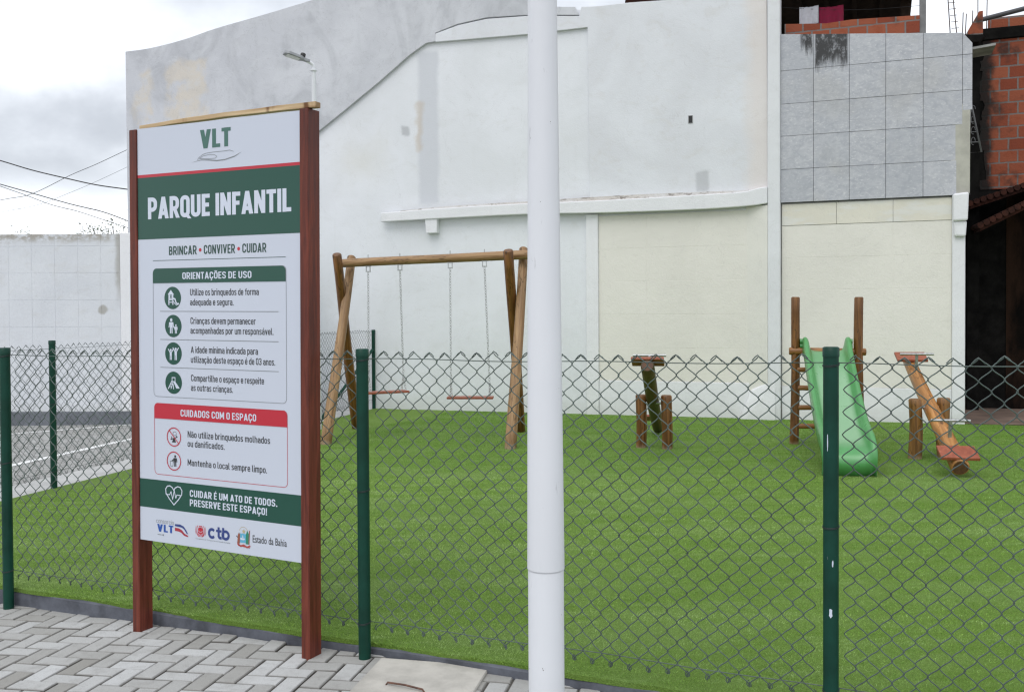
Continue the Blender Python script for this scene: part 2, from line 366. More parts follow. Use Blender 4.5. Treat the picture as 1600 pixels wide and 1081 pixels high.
# a grid of strips so the front edge can be slightly wavy
nE = 160; top = []
for i in range(nE+1):
    s = sd_of(*kerb_front_l)[0]+(RS-sd_of(*kerb_front_l)[0])*i/nE
    wv = .006*math.sin(s*3.1)+.004*math.sin(s*9.7+1)+.003*random.uniform(-1, 1)
    top.append(xy_of(s, KD+.004+wv))
V = [tz(p, 0) for p in top]+[tz(right_far), tz(wxy(-.3, 0)), tz(e2[:2])]
nT = len(V); V += [(v[0], v[1], v[2]-.022) for v in V[:nE+1]]
F = [list(range(nT))]+[[i+1, i, nT+i, nT+i+1] for i in range(nE)]
kind(link('turf', mesh_of('turf', V, F), M_turf), 'structure')

# turf pile: short blades, thick near the street where they can be told apart, sparse far off
def blades(n):
    s0 = sd_of(*LC)[0]
    u = RNG.random(n); dist = 3.6*np.power(14.5/3.6, u**1.1)     # log spaced
    s = RNG.uniform(-4.6, 5.6, n)
    d = KD+.002 + (dist-3.6)*1.0
    px = P2[0]+s*U2[0]+d*N2[0]; py = P2[1]+s*U2[1]+d*N2[1]
    lx = (px-e1[0])*ed[1]-(py-e1[1])*ed[0]            # right of the left fence line
    wx = (px-WA[0])*WN[0]+(py-WA[1])*WN[1]
    ok = (lx > .01) & (wx < -.02) & (np.abs(px/np.maximum(py, .1)) < .75)
    px, py, d, dist = px[ok], py[ok], d[ok], dist[ok]; n = len(px)
    pz = TILT*((px-P2[0])*U2[0]+(py-P2[1])*U2[1])+TURF-.004
    h = RNG.uniform(.006, .0135, n); w = .00105*np.maximum(1, dist/3.8)*RNG.uniform(.8, 1.5, n)
    a = RNG.uniform(0, 2*np.pi, n); lean = RNG.uniform(.2, 1.6, n)*h; la = RNG.normal(-1.2, 1.3, n)
    front = d < KD+.03; la = np.where(front, math.atan2(-N2[1], -N2[0])+RNG.normal(0, .8, n), la)
    P = np.zeros((n, 3, 3), np.float32)
    P[:, 0] = np.stack([px-np.cos(a)*w, py-np.sin(a)*w, pz], 1); P[:, 1] = np.stack([px+np.cos(a)*w, py+np.sin(a)*w, pz], 1)
    P[:, 2] = np.stack([px+np.cos(la)*lean, py+np.sin(la)*lean, pz+h], 1)
    me = bpy.data.meshes.new('grass'); me.vertices.add(3*n); me.vertices.foreach_set('co', P.ravel())
    me.loops.add(3*n); me.loops.foreach_set('vertex_index', np.arange(3*n, dtype=np.int32))
    me.polygons.add(n); me.polygons.foreach_set('loop_start', np.arange(0, 3*n, 3, dtype=np.int32)); me.polygons.foreach_set('loop_total', np.full(n, 3, np.int32))
    at_ = me.attributes.new('tone', 'FLOAT', 'POINT'); tone = np.repeat(RNG.beta(1.0, 1.1, n), 3).astype(np.float32); tone[2::3] = np.minimum(1, tone[2::3]*1.35); at_.data.foreach_set('value', tone)
    me.update(); me.validate()
    return me
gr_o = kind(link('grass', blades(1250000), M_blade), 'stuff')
tag(gr_o, 'short bright green pile of the artificial turf lawn', 'grass')

# kerb
mb = MB(); n = 60; V = []
for i in range(n+1):
    s = -5.4+11.6*i/n; dz = .003*random.uniform(-1, 1); dd = .003*random.uniform(-1, 1)
    for d, h in ((KD+dd, -.12), (KD+dd, TURF-.025+dz), (KD+.012+dd, TURF-.016+dz), (KD+.12, TURF-.016), (KD+.12, -.12)):
        x, y = xy_of(s, d); V.append((x, y, tilt(x, y)+h+(.02*min(s, 0) if h < -.1 else 0)))
F = [[i*5+k, (i+1)*5+k, (i+1)*5+k+1, i*5+k+1] for i in range(n) for k in range(4)]
kind(mb.add(V, F, 0).build('kerb', M_kerb), 'structure')

# herringbone pavement: every block is modelled, with its own tone and a hair of settlement
pa = ray(1120, 488); pv = pa[:2]/np.linalg.norm(pa[:2]); pu = np.array([pv[1], -pv[0]])
cA = gr(596, 1031, 0)[:2]; cB = gr(761, 1053, 0)[:2]
def slab_uv(p): q = np.asarray(p)-cA; return q@pu, q@pv
_sw = slab_uv(cB)[0]
mb = MB(); tones = []; w = .097
o0 = np.array([-.4, 3.6])
for i in range(-64, 66):
    for j in range(-34, 26):
        m4 = (i-j) % 4
        if m4 not in (0, 3): continue
        L, Wd2 = (2, 1) if m4 == 0 else (1, 2)
        cx, cy = (i+L/2)*w, (j+Wd2/2)*w
        c = o0+pu*cx+pv*cy; s, d = sd_of(*c)
        if d > KD+.06 or s < -5.2 or s > 5.6 or d < -4.6: continue
        a_, b_ = slab_uv(c)
        if .09 < a_ < _sw-.09 and -.70 < b_ < -.09: continue
        hx, hy = L*w/2-.003, Wd2*w/2-.003; dz = random.gauss(0, .0018); tx, ty = random.gauss(0, .008), random.gauss(0, .008)
        base = np.array([c[0], c[1]]); V = []
        for q, zz in ((1.0, -.05), (1.0, -.007), (1, 0)):
            ins = .006 if zz == 0 else 0
            for sx, sy in ((-1, -1), (1, -1), (1, 1), (-1, 1)):
                jx, jy = random.uniform(-.0012, .0012), random.uniform(-.0012, .0012)
                lx, ly = sx*(hx-ins)+jx, sy*(hy-ins)+jy
                p = base+pu*lx+pv*ly; V.append((p[0], p[1], pav_z(*p)+zz+dz+tx*lx+ty*ly))
        mb.add(V, [(8, 9, 10, 11)]+[(k, (k+1) % 4, 4+(k+1) % 4, 4+k) for k in range(4)]+[(4+k, 4+(k+1) % 4, 8+(k+1) % 4, 8+k) for k in range(4)])
        tn = min(1, max(0, random.gauss(.68, .22)));
        if random.random() < .04: tn = random.uniform(.05, .35)
        tones += [tn]*12
pvm = mb.build('pavement', M_paver); kind(pvm, 'structure')
at_ = pvm.data.attributes.new('tone', 'FLOAT', 'POINT'); at_.data.foreach_set('value', tones)
at_ = pvm.data.attributes.new('rim', 'FLOAT', 'POINT'); at_.data.foreach_set('value', [v for _ in range(len(tones)//12) for v in [1.]*8+[.12]*4])
pts = [xy_of(s, d) for s, d in ((-9, -6), (7, -6), (7, KD+.06), (-9, KD+.06))]
n = 24; V = []
for i in range(n+1):
    s = -9+16*i/n
    for d in (-6, KD+.06):
        x, y = xy_of(s, d); V.append((x, y, pav_z(x, y)-.008))
kind(link('paving_bed', mesh_of('paving_bed', V, [[2*i, 2*i+2, 2*i+3, 2*i+1] for i in range(n)]), M_sand), 'structure')

# road beyond the left fence
def rz(p, h=0.): return (p[0], p[1], tilt(p[0], p[1])+TURF-.035+h)
LWY = 13.9
poly_sheet('road', [rz(p) for p in ((-40, 3.0), LC+N2*0, e2[:2]+ed*.6, (-3.2, 16.5), (-40, 16.5))], M_road)
perp = np.array([-ed[1], ed[0]])
poly_sheet('footpath', [rz(p, .012) for p in (LC-ed*.2, e2[:2]+ed*.1, e2[:2]+ed*.1+perp*.55, LC-ed*.2+perp*.55)], M_walk)
def strip(name, a, b, wd, m, h):
    A, B = gr(*a, TURF-.035)[:2], gr(*b, TURF-.035)[:2]; dr = (B-A)/np.linalg.norm(B-A); nn = np.array([-dr[1], dr[0]])*wd/2; A = A-dr*6; B = B+dr*.6
    poly_sheet(name, [rz(p, h) for p in (A-nn, B-nn, B+nn, A+nn)], m)
strip('road_marking', (20, 727), (205, 686), .11, M_mark, .004)
strip('road_marking', (20, 678), (135, 669), .09, M_mark, .004)

# concrete access cover in the pavement
co = empty('access_cover', (cA[0], cA[1], pav_z(*cA)), 'pale concrete access cover set in the grey paving beside the kerb', 'access cover')
rotm = Matrix(((pu[0], pv[0], 0), (pu[1], pv[1], 0), (0, 0, 1)))
def cuv(a, b, z): p = cA+pu*a+pv*b; return (p[0], p[1], pav_z(*p)+z)
mb = MB(); ring = [(0, 0), (_sw-.002, -.012), (_sw, -.8), (0.004, -.805)]
V = [cuv(a, b, .008) for a, b in ring]+[cuv(a*.985+.004, b*.985-.006, .014) for a, b in ring]+[cuv(a, b, -.06) for a, b in ring]
wbuild(mb.add(V, [(4, 7, 6, 5)[::-1]]+[(k, (k+1) % 4, 4+(k+1) % 4, 4+k)[::-1] for k in range(4)]+[(8+k, 8+(k+1) % 4, (k+1) % 4, k)[::-1] for k in range(4)]), 'slab', M_slab, co)
h0, h1 = gr(602, 1070, .012), gr(664, 1081, .012)
mb = MB(); mb.tube([h0+np.array([0, 0, -.004]), h0+np.array([.01, 0, .012]), (h0+h1)/2+np.array([0, 0, .016]), h1+np.array([-.01, 0, .012]), h1+np.array([0, 0, -.004])], .0042, 8)
wbuild(mb, 'handle', plain('rusty_bar', (.12, .06, .04), .8, .4, 40), co)

# ================================================================== FENCES
def chain_wire(mb, org, dirv, length, z0, z1, zfun, w=.04, rad=.0017, sides=5, sub=6, wav=.010, seed=0, x0=0.):
    """diamond mesh woven from separate zig-zag wires that hook round each other; both ends folded over"""
    dirv = np.asarray(dirv); nrm = np.array([-dirv[1], dirv[0]]); rg = random.Random(seed)
    n = int(length/w); rows = int(round((z1-z0)/.0405)); rows += 1-rows % 2; hh = (z1-z0)/rows
    ph = [rg.uniform(0, 6) for _ in range(4)]
    for i in range(n):
        a, b = (i, i+1) if i % 2 == 0 else (i+1, i)     # x at even / odd rows
        pts = []
        jit = rg.uniform(-.0028, .0028); zj_ = rg.uniform(-.004, .004)
        def P(xl, yl, zl):
            s = x0+xl; off = yl+wav*math.sin(1.7*s+ph[0]+zl*2.1)+wav*.5*math.sin(4.9*s+ph[1]-zl*3)
            xs = s+.005*math.sin(zl*5+ph[2]+s*2); zz = zl+zj_+.004*math.sin(s*3.3+ph[3])+.003*math.sin(s*9+zl*6)
            p = np.asarray(org)[:2]+dirv*xs+nrm*off; pts.append((p[0], p[1], zz+zfun(p[0], p[1])))
        xa, xb = a*w, b*w; sg = 1 if b > a else -1
        # bottom hook
        P(xa-sg*.002, .007*sg, z0+.014); P(xa-sg*.009, .006*sg, z0+.006); P(xa-sg*.009, .004*sg, z0-.004); P(xa-sg*.002, .002*sg, z0-.009)
        for r in range(rows):
            A, B = (xa, xb) if r % 2 == 0 else (xb, xa); s2 = 1 if B > A else -1
            A -= s2*rad*.8; B += s2*rad*.8
            for q in range(sub):
                f = q/sub
                fx = f-.055*math.sin(2*math.pi*f)
                P(A+(B-A)*fx+jit, .0022*s2*math.sin(math.pi*(f)), z0+hh*(r+f))
        B = xb if rows % 2 else xa; A = xa if rows % 2 else xb; s2 = 1 if B > A else -1
        P(B, 0, z1-.001); P(B+s2*.011, .003*s2, z1-.0085); P(B+s2*.022, .0045*s2, z1-.021)
        mb.tube(pts, rad, sides, False)
    return mb
def post_parts(parent, x, y, z0, z1, r, mcap=True, ties=(.16, .76, 1.35)):
    mb = MB(); mb.tube([(x, y, z0), (x, y, z1-.034)], r, 28); o = wbuild(mb, 'post', M_green, parent)
    L = parent.location
    mb = MB(); mb.tube([(x-L.x, y-L.y, a-L.z) for a in (z1-.036, z1-.004, z1)], [r+.0022, r+.0022, r*.9], 28)
    mb.build('cap', M_green, o)
    for h in ties:
        mb = MB(); zz = tilt(x, y)+h
        for q in (0, .004):
            mb.tube([(x-L.x+(r+.002)*math.cos(a), y-L.y+(r+.002)*math.sin(a), zz-L.z+q+.004*math.sin(a+1)) for a in np.linspace(0, 2*math.pi, 25)], .0013, 5, False)
        mb.build('tie_wire', M_tie, o)
    return o
FR = empty('chain_link_fence', (P2[0], P2[1], 0), 'green chain link fence standing along the kerb between the paving and the turf', 'fence')
sl = sd_of(*LC)[0]
spost = [sl+.05, -2.335, 0., 2.02, 4.06, 6.0]
lean = [0, .012, .003, -.004, 0, 0]
for s, zb, zt in zip(spost, (-.12, -.14, -.08, -.08, -.05, -.05), (1.4, 1.398, 1.402, 1.418, 1.4, 1.4)):
    x, y = xy_of(s, 0); post_parts(FR, x, y, tilt(x, y)+zb, tilt(x, y)+zt, .0275)
for i in range(len(spost)-1):
    s0, s1 = spost[i]+.045, spost[i+1]-.02
    if i in (1, 2, 3): s0, s1 = spost[i]+.04, spost[i+1]-.03
    mb = chain_wire(MB(), xy_of(0, .034), U2, s1-s0, .125, 1.386, lambda x, y: tilt(x, y), rad=.0023, seed=i, x0=s0)
    wbuild(mb, 'wire_mesh', M_wire, FR)
for h in (.155, 1.356):
    mb = MB(); pts = []
    for i in range(120):
        s = spost[0]+(spost[-1]-spost[0])*i/119; x, y = xy_of(s, .030 if h > 1 else .0375)
        bay = max(k for k in range(len(spost)-1) if spost[k] <= s+1e-6); f = (s-spost[bay])/(spost[bay+1]-spost[bay])
        sag = .004*math.sin(math.pi*f)*(-1 if h > 1 else 1)+.003*math.sin(7*s)
        pts.append((x, y, tilt(x, y)+h+sag))
    mb.tube(pts, .002, 6); wbuild(mb, 'tension_wire', M_wire, FR)

x, y = xy_of(2.02, 0)
for (cx_, cy_, w_, h_) in ((1297, 957, .006, .016), (1293, 690, .0016, .03), (1300, 880, .0025, .012)):
    hp = hit(cx_, cy_, (x, y-.02, 0), np.array([0, 1., 0])); aa = math.asin(max(-.9, min(.9, (hp[0]-x)/.0278)))
    rim = [(w_*(1+random.uniform(-.3, .3))*math.copysign(abs(math.cos(q_))**.6, math.cos(q_)), h_*(1+random.uniform(-.2, .2))*math.copysign(abs(math.sin(q_))**.6, math.sin(q_))) for q_ in np.linspace(0, 2*math.pi, 13)[:-1]]
    V = [(x+.0279*math.sin(aa+u_/.0278), y-.0279*math.cos(aa+u_/.0278), hp[2]+v_) for u_, v_ in rim]
    wbuild(MB().add(V, [list(range(12))]), 'paint_chip', M_swhite, FR)
FL = empty('chain_link_fence', tz(e2[:2]), 'green chain link fence with diagonal brace between the turf and the block paved road', 'fence')
Llen = float(np.linalg.norm(e2[:2]-LC)); offp = perp*.03
p84 = gr(84, 762)[:2]; t84 = float((p84-LC)@ed)
ls = [1.0*t84-1.02*2, t84-2.02+0, t84, t84+2.05, t84+4.1, Llen-.02]
ls = [v for v in ls if v > .6]
for k, v in enumerate(ls):
    p = LC+ed*v+offp*0; post_parts(FL, p[0], p[1], tilt(*p), tilt(*p)+TURF+(1.31 if k < len(ls)-1 else 1.27), .028, ties=(.2, .8, 1.25))
bounds = [.08]+ls
for i in range(len(bounds)-1):
    a, b = bounds[i]+.04, bounds[i+1]-.03
    mb = chain_wire(MB(), LC+perp*.035, ed, b-a, TURF+.1, TURF+1.27, lambda x, y: tilt(x, y), rad=.0019, sides=4, sub=2, wav=.012, seed=50+i, x0=a)
    wbuild(mb, 'wire_mesh', M_wire_far, FL)
for h in (.14, 1.235):
    mb = MB(); mb.tube([(*(LC+ed*v+perp*.031), tilt(*(LC+ed*v))+TURF+h) for v in np.linspace(.05, Llen-.02, 40)], .0018, 5); wbuild(mb, 'tension_wire', M_wire_far, FL)
mb = MB(); pc = LC+ed*(Llen-.06); pb = gr(519, 660)[:2]
vb = float((pb-LC)@ed); pb = LC+ed*vb
mb.tube([(*pc, tilt(*pc)+TURF+.95), (*pb, tilt(*pb)+TURF)], .022, 12); wbuild(mb, 'brace', M_green, FL)

# ================================================================== SIGN BOARD
q = gr(484, 1032, -.012)
SD = np.array([.8963, -.4435])
SG = empty('sign_board', (q[0], q[1], q[2]), 'tall white and green playground rules sign reading PARQUE INFANTIL between two red-brown timber posts', 'sign')
SG.rotation_euler = (0, .0075, math.atan2(SD[1], SD[0]))
zq = q[2]
def post_box(name, x0, x1, y0, y1, z0, z1):
    mb = MB(); mb.box((0, 0, (z1-z0)/2), (x1-x0, y1-y0, z1-z0)); return mb.build(name, M_signwood, SG, bevel=.003, loc=((x0+x1)/2, (y0+y1)/2, z0))
post_box('post', -1.110, -1.062, -.004, .082, -.35, 2.474-zq)
post_box('post', -.044, .003, -.004, .082, -.35, 2.484-zq)
PZ = .427-zq
mb = MB(); mb.prism([(-1.0605, PZ), (-.0455, PZ), (-.0455, PZ+2.049), (-1.0605, PZ+2.049)], .004, .010); panel = mb.build('panel', M_panel, SG)
mb = MB(); mb.box((-.553, .026, PZ+.008), (1.0, .028, .016)); mb.build('bottom_rail', M_signwood, SG, bevel=.002)
mb = MB()
for k in range(11):
    pass
pts = [(-1.05+1.09*i/10, .022, PZ+2.052+.007*math.sin(math.pi*i/10)*1.2+.010*i/10+random.uniform(-.0012, .0012)) for i in range(11)]
V = []
for x, y, z in pts:
    hh = .014+.006*(x+1.05); V += [(x, y-.016, z-.004), (x, y+.02, z-.004), (x, y+.02, z+hh), (x, y-.016, z+hh+random.uniform(-.001, .001))]
mb.add(V, [[i*4+k, i*4+(k+1) % 4, (i+1)*4+(k+1) % 4, (i+1)*4+k][::-1] for i in range(10) for k in range(4)]+[[0, 1, 2, 3], [43, 42, 41, 40]])
M_batten = NT('pine_batten'); t = M_batten
_g = t.noise(30, 5, .6, t.map((.07, 1, 1))); _k = t.noise(7, 3, .6, t.map((1, .2, .2)))
_c = t.mix(t.rng(_g, .3, .7), (.42, .28, .15), (.68, .53, .33)); _c = t.mix(t.rng(_k, .56, .64), _c, (.17, .085, .04)); M_batten = t.out(_c, .75, .2)
mb.build('top_batten', M_batten, SG, bevel=.002)

LAY = .0008
def flat(name, polys, m, layer=1, parent=None):        # printed shapes: panel metres, one thin layer each
    mb = MB(); y = .004-LAY*layer
    for p in polys:
        n = len(p); area = sum(p[i][0]*p[(i+1) % n][1]-p[(i+1) % n][0]*p[i][1] for i in range(n))
        if area < 0: p = p[::-1]
        k_ = .00006*(len(mb.f) % 4); mb.add([(a-1.06, y-k_, b+PZ) for a, b in p], [list(range(n))])
    return mb.build(name, m, parent or panel)
def rect(a0, b0, a1, b1): return [(a0, b0), (a1, b0), (a1, b1), (a0, b1)]
def arc(cx, cy, rx, ry, a0=0, a1=360, n=28): return [(cx+rx*math.cos(math.radians(a0+(a1-a0)*i/n)), cy+ry*math.sin(math.radians(a0+(a1-a0)*i/n))) for i in range(n+1)]
def disc(cx, cy, r, n=36): return [(cx+r*math.cos(2*math.pi*i/n), cy+r*math.sin(2*math.pi*i/n)) for i in range(n)]
def ribbon(pts, w, closed=False):                       # quads along a line
    P = [np.array(p, float) for p in pts]
    if closed: P = P+[P[0]]
    out = []
    for a, b in zip(P[:-1], P[1:]):
        d = b-a; L = np.linalg.norm(d)
        if L < 1e-9: continue
        d /= L; nn = np.array([-d[1], d[0]])*w/2; a2 = a-d*w*.2; b2 = b+d*w*.2
        out.append([tuple(a2-nn), tuple(b2-nn), tuple(b2+nn), tuple(a2+nn)])
    return out
def rrect(a0, b0, a1, b1, r, corners=(1, 1, 1, 1)):     # bl br tr tl
    out = []
    for (cx, cy, st), k in zip(((a0+r, b0+r, 180), (a1-r, b0+r, 270), (a1-r, b1-r, 0), (a0+r, b1-r, 90)), corners):
        if k: out += arc(cx, cy, r, r, st, st+90, 6)
        else: out.append({180: (a0, b0), 270: (a1, b0), 0: (a1, b1), 90: (a0, b1)}[st])
    return out

_tcache = {}
def text_mesh(body, bold):
    cu = bpy.data.curves.new('t', 'FONT'); cu.body = body; cu.size = 1; cu.offset = bold; cu.resolution_u = 3
    o = bpy.data.objects.new('t', cu); COL.objects.link(o)
    dg = bpy.context.evaluated_depsgraph_get(); me = bpy.data.meshes.new_from_object(o.evaluated_get(dg))
    v = np.array([p.co[:2] for p in me.vertices]); f = [list(p.vertices) for p in me.polygons]
    bpy.data.objects.remove(o); bpy.data.curves.remove(cu); bpy.data.meshes.remove(me)
    return v, f
_H = text_mesh('H', 0)[0]; CAPH = _H[:, 1].max()
def text(body, a0, a1, base, cap, m, layer=2, bold=.012, name='lettering'):
    v, f = text_mesh(body, bold); lo, hi = v[:, 0].min(), v[:, 0].max()
    mb = MB(); y = .004-LAY*layer
    mb.add([(a0+(p[0]-lo)/(hi-lo)*(a1-a0)-1.06, y, base+p[1]*cap/CAPH+PZ) for p in v], f)
    return mb.build(name, m, panel)

def pathr(P, r=0., closed=False):                      # a polyline with rounded corners
    n = len(P); o = []
    for i in range(n):
        a, b, c = P[i-1], P[i], P[(i+1) % n]
        if not closed and i in (0, n-1): o.append(b); continue
        rr = r[i] if isinstance(r, (list, tuple)) else r
        u = np.array(a, float)-b; v = np.array(c, float)-b; lu, lv = np.linalg.norm(u), np.linalg.norm(v)
        k = min(rr, lu*.49 if closed or i > 1 else lu*.98, lv*.49 if closed or i < n-2 else lv*.98)
        if k < 1e-6: o.append(b); continue
        p, q_ = np.array(b)+u/lu*k, np.array(b)+v/lv*k
        for f in (0, .15, .32, .5, .68, .85, 1):         # near-circular quadratic blend
            w_ = .86; d_ = (1-f)**2+2*f*(1-f)*w_+f*f
            o.append(tuple(((1-f)**2*p+2*f*(1-f)*w_*np.array(b)+f*f*q_)/d_))
    return o
def stroke(P, t, closed=False):                         # mitred strip of quads
    P = [np.array(p, float) for p in P]; n = len(P); L, R = [], []
    for i in range(n):
        d0 = P[i]-P[i-1] if (i > 0 or closed) else P[1]-P[0]; d1 = P[(i+1) % n]-P[i] if (i < n-1 or closed) else P[-1]-P[-2]
        d0 = d0/max(1e-9, np.linalg.norm(d0)); d1 = d1/max(1e-9, np.linalg.norm(d1)); m = d0+d1; m /= max(1e-9, np.linalg.norm(m)); nn = np.array([-m[1], m[0]])
        k = t/2/max(.5, nn@np.array([-d1[1], d1[0]])); L.append(P[i]+nn*k); R.append(P[i]-nn*k)
    return [[tuple(R[i]), tuple(R[(i+1) % n]), tuple(L[(i+1) % n]), tuple(L[i])] for i in range(n if closed else n-1)]
def glyph(c, t):
    """one letter of a condensed sign alphabet, cap height 1: (advance width, list of strokes)"""
    h = t/2; B, T = h, 1-h; X = .73; XT = X-h; D = -.22
    V = lambda x, a=0., b=1.: [[(x-h, a), (x+h, a), (x+h, b), (x-h, b)]]
    Hb = lambda a, b, y: [[(a, y-h*.94), (b, y-h*.94), (b, y+h*.94), (a, y+h*.94)]]
    def dia(x0, y0, x1, y1, k=1.06): return [[(x0-h*k, y0), (x0+h*k, y0), (x1+h*k, y1), (x1-h*k, y1)]]
    S = lambda P, r=.2, cl=False: stroke(pathr(P, r, cl), t, cl)
    acc = {'Ç': 'C', 'Õ': 'O', 'É': 'E', 'Ã': 'A', 'ç': 'c', 'ã': 'a', 'á': 'a', 'é': 'e', 'í': 'i'}
    if c in acc:
        w, G = glyph('ı' if c == 'í' else acc[c], t); y0 = 1.0 if c.isupper() else .78
        m = w/2
        if c in 'Çç': G = G+[stroke([(m+.02, .03), (m+.02, -.07), (m+.07, -.1), (m+.05, -.2), (m-.1, -.2)], t*.55)]
        elif c in 'ÕÃã': G = G+[stroke([(m-.17, y0+.07), (m-.12, y0+.14), (m-.03, y0+.14), (m+.04, y0+.09), (m+.12, y0+.09), (m+.17, y0+.16)], t*.6)]
        else: G = G+[[[(m-.06, y0+.05), (m+.05, y0+.05), (m+.15, y0+.22), (m+.02, y0+.22)]]]
        return w, G
    w = {'I': t, 'i': t, 'ı': t, '.': t*1.05, '!': t, 'M': .68, 'N': .55, 'A': .58, 'V': .56, 'E': .43, 'F': .42, 'L': .42, 'T': .47, 'm': .70, 'l': t+.10, 'f': .33, 't': .34, 'r': .34, 'z': .40, 'v': .47, 's': .42, 'ı': t, '3': .48, '0': .5, 'j': .25}.get(c, .52 if c.isupper() else .46)
    L, R, m = h, w-h, w/2
    if c == 'A': return w, [dia(h, 0, m, 1), dia(w-h, 0, m, 1), Hb(.16*w+h, w-.16*w-h, .25)]
    if c == 'B': return w, [V(L), S([(L, T), (R-.02, T), (R-.02, .52), (L, .52)], .17), S([(L, .50), (R, .50), (R, B), (L, B)], .17)]
    if c == 'C': return w, [S([(R, .66), (R, T), (L, T), (L, B), (R, B), (R, .34)], .21)]
    if c == 'D': return w, [V(L), S([(L, T), (R, T), (R, B), (L, B)], .23)]
    if c in 'EF': return w, [V(L), Hb(L, w, T), Hb(L, w-.04, .51)]+([Hb(L, w, B)] if c == 'E' else [])
    if c in 'Iı': return w, [V(m, 0, 1 if c == 'I' else X)]
    if c == 'L': return w, [V(L), Hb(L, w, B)]
    if c == 'M': return w, [V(L), V(R), dia(L+h*.1, 1, m, .22), dia(R-h*.1, 1, m, .22)]
    if c == 'N': return w, [V(L), V(R), dia(L, 1, R, 0)]
    if c in 'O0Q': return w, [S([(L, B), (R, B), (R, T), (L, T)], .23, True)]+([dia(w*.55, .2, w*.98, -.06)] if c == 'Q' else [])
    if c in 'PR': return w, [V(L), S([(L, T), (R, T), (R, .43), (L, .43)], .2)]+([dia(w*.5, .45, R+.03, 0)] if c == 'R' else [])
    if c == 'S': return w, [S([(R, .72), (R, T), (L, T), (L, .54), (R, .47), (R, B), (L, B), (L, .28)], .19)]
    if c == 'T': return w, [V(m), Hb(0, w, T)]
    if c == 'U': return w, [S([(L, 1), (L, B), (R, B), (R, 1)], .22)]
    if c == 'V': return w, [dia(h, 1, m, 0), dia(w-h, 1, m, 0)]
    if c == '3': return w, [S([(L, .76), (L, T), (R, T), (R, .52), (w*.4, .52)], .18), S([(w*.4, .5), (R, .5), (R, B), (L, B), (L, .24)], .18)]
    if c == '.': return w, [[[(0, 0), (w, 0), (w, t*1.1), (0, t*1.1)]]]
    if c == '!': return w, [[[(0, 0), (w, 0), (w, t), (0, t)]], [[(.15*w, .27), (.85*w, .27), (w, 1), (0, 1)]]]
    if c == 'a': return w, [S([(L, .55), (L, XT), (R, XT), (R, 0)], .16), S([(R, .41), (L, .41), (L, B), (R, B)], .14)]
    if c == 'b': return w, [V(L), S([(L, B), (R, B), (R, XT), (L, XT)], .17)]
    if c == 'c': return w, [S([(R, .5), (R, XT), (L, XT), (L, B), (R, B), (R, .23)], .18)]
    if c == 'd': return w, [V(R), S([(R, B), (L, B), (L, XT), (R, XT)], .17)]
    if c == 'e': return w, [S([(L, .35), (R, .35), (R, XT), (L, XT), (L, B), (R, B), (R, .2)], [0, 0, .17, .17, .18, .15, 0])]
    if c == 'f': return w, [S([(w, T), (.11+h, T), (.11+h, 0)], .14), Hb(0, w, XT)]
    if c == 'g': return w, [S([(R, B), (L, B), (L, XT), (R, XT)], .17), S([(R, X), (R, D+h), (L, D+h)], .14)]
    if c == 'h': return w, [V(L), S([(L, XT), (R, XT), (R, 0)], .17)]
    if c == 'i': return w, [V(m, 0, X), [[(0, .85), (w, .85), (w, 1.0), (0, 1.0)]]]
    if c == 'l': return w, [S([(L, 1), (L, B), (w, B)], .12)]
    if c == 'm': return w, [V(L, 0, X), S([(L, XT), (m, XT), (m, 0)], .13), S([(m, XT), (R, XT), (R, 0)], .13)]
    if c == 'n': return w, [V(L, 0, X), S([(L, XT), (R, XT), (R, 0)], .17)]
    if c == 'o': return w, [S([(L, B), (R, B), (R, XT), (L, XT)], .18, True)]
    if c == 'p': return w, [V(L, D, X), S([(L, B), (R, B), (R, XT), (L, XT)], .17)]
    if c == 'q': return w, [V(R, D, X), S([(R, B), (L, B), (L, XT), (R, XT)], .17)]
    if c == 'r': return w, [V(L, 0, X), S([(L, XT-.04), (.12+h, XT), (w, XT)], .1)]
    if c == 's': return w, [S([(R, .56), (R, XT), (L, XT), (L, .41), (R, .33), (R, B), (L, B), (L, .17)], .14)]
    if c == 't': return w, [S([(.11+h, .92), (.11+h, B), (w, B)], .12), Hb(0, w, XT)]
    if c == 'u': return w, [S([(L, X), (L, B), (R, B)], .17), V(R, 0, X)]
    if c == 'v': return w, [dia(h, X, m, 0), dia(w-h, X, m, 0)]
    if c == 'z': return w, [Hb(0, w, XT), Hb(0, w, B), dia(h*1.3, B, w-h*1.3, XT, 1.2)]
    raise ValueError(c)
def stext(body, a0, a1, base, cap, m, layer=2, t=.15, gap=.095, name='lettering'):
    x = 0.; G = []
    for c in body:
        if c == ' ': x += .24; continue
        w_, strokes = glyph(c, t); G.append((x, strokes)); x += w_+gap
    tot = x-gap; k = (a1-a0)/tot; mb = MB(); y0 = .004-LAY*layer
    for x, strokes in G:
        for q_, polys in enumerate(strokes):
            for p in polys:
                n = len(p); area = sum(p[i][0]*p[(i+1) % n][1]-p[(i+1) % n][0]*p[i][1] for i in range(n))
                if area < 0: p = p[::-1]
                mb.add([(a0+(x+a)*k-1.06, y0-.00012*q_, base+b*cap+PZ) for a, b in p], [list(range(n))])
    return mb.build(name, m, panel)

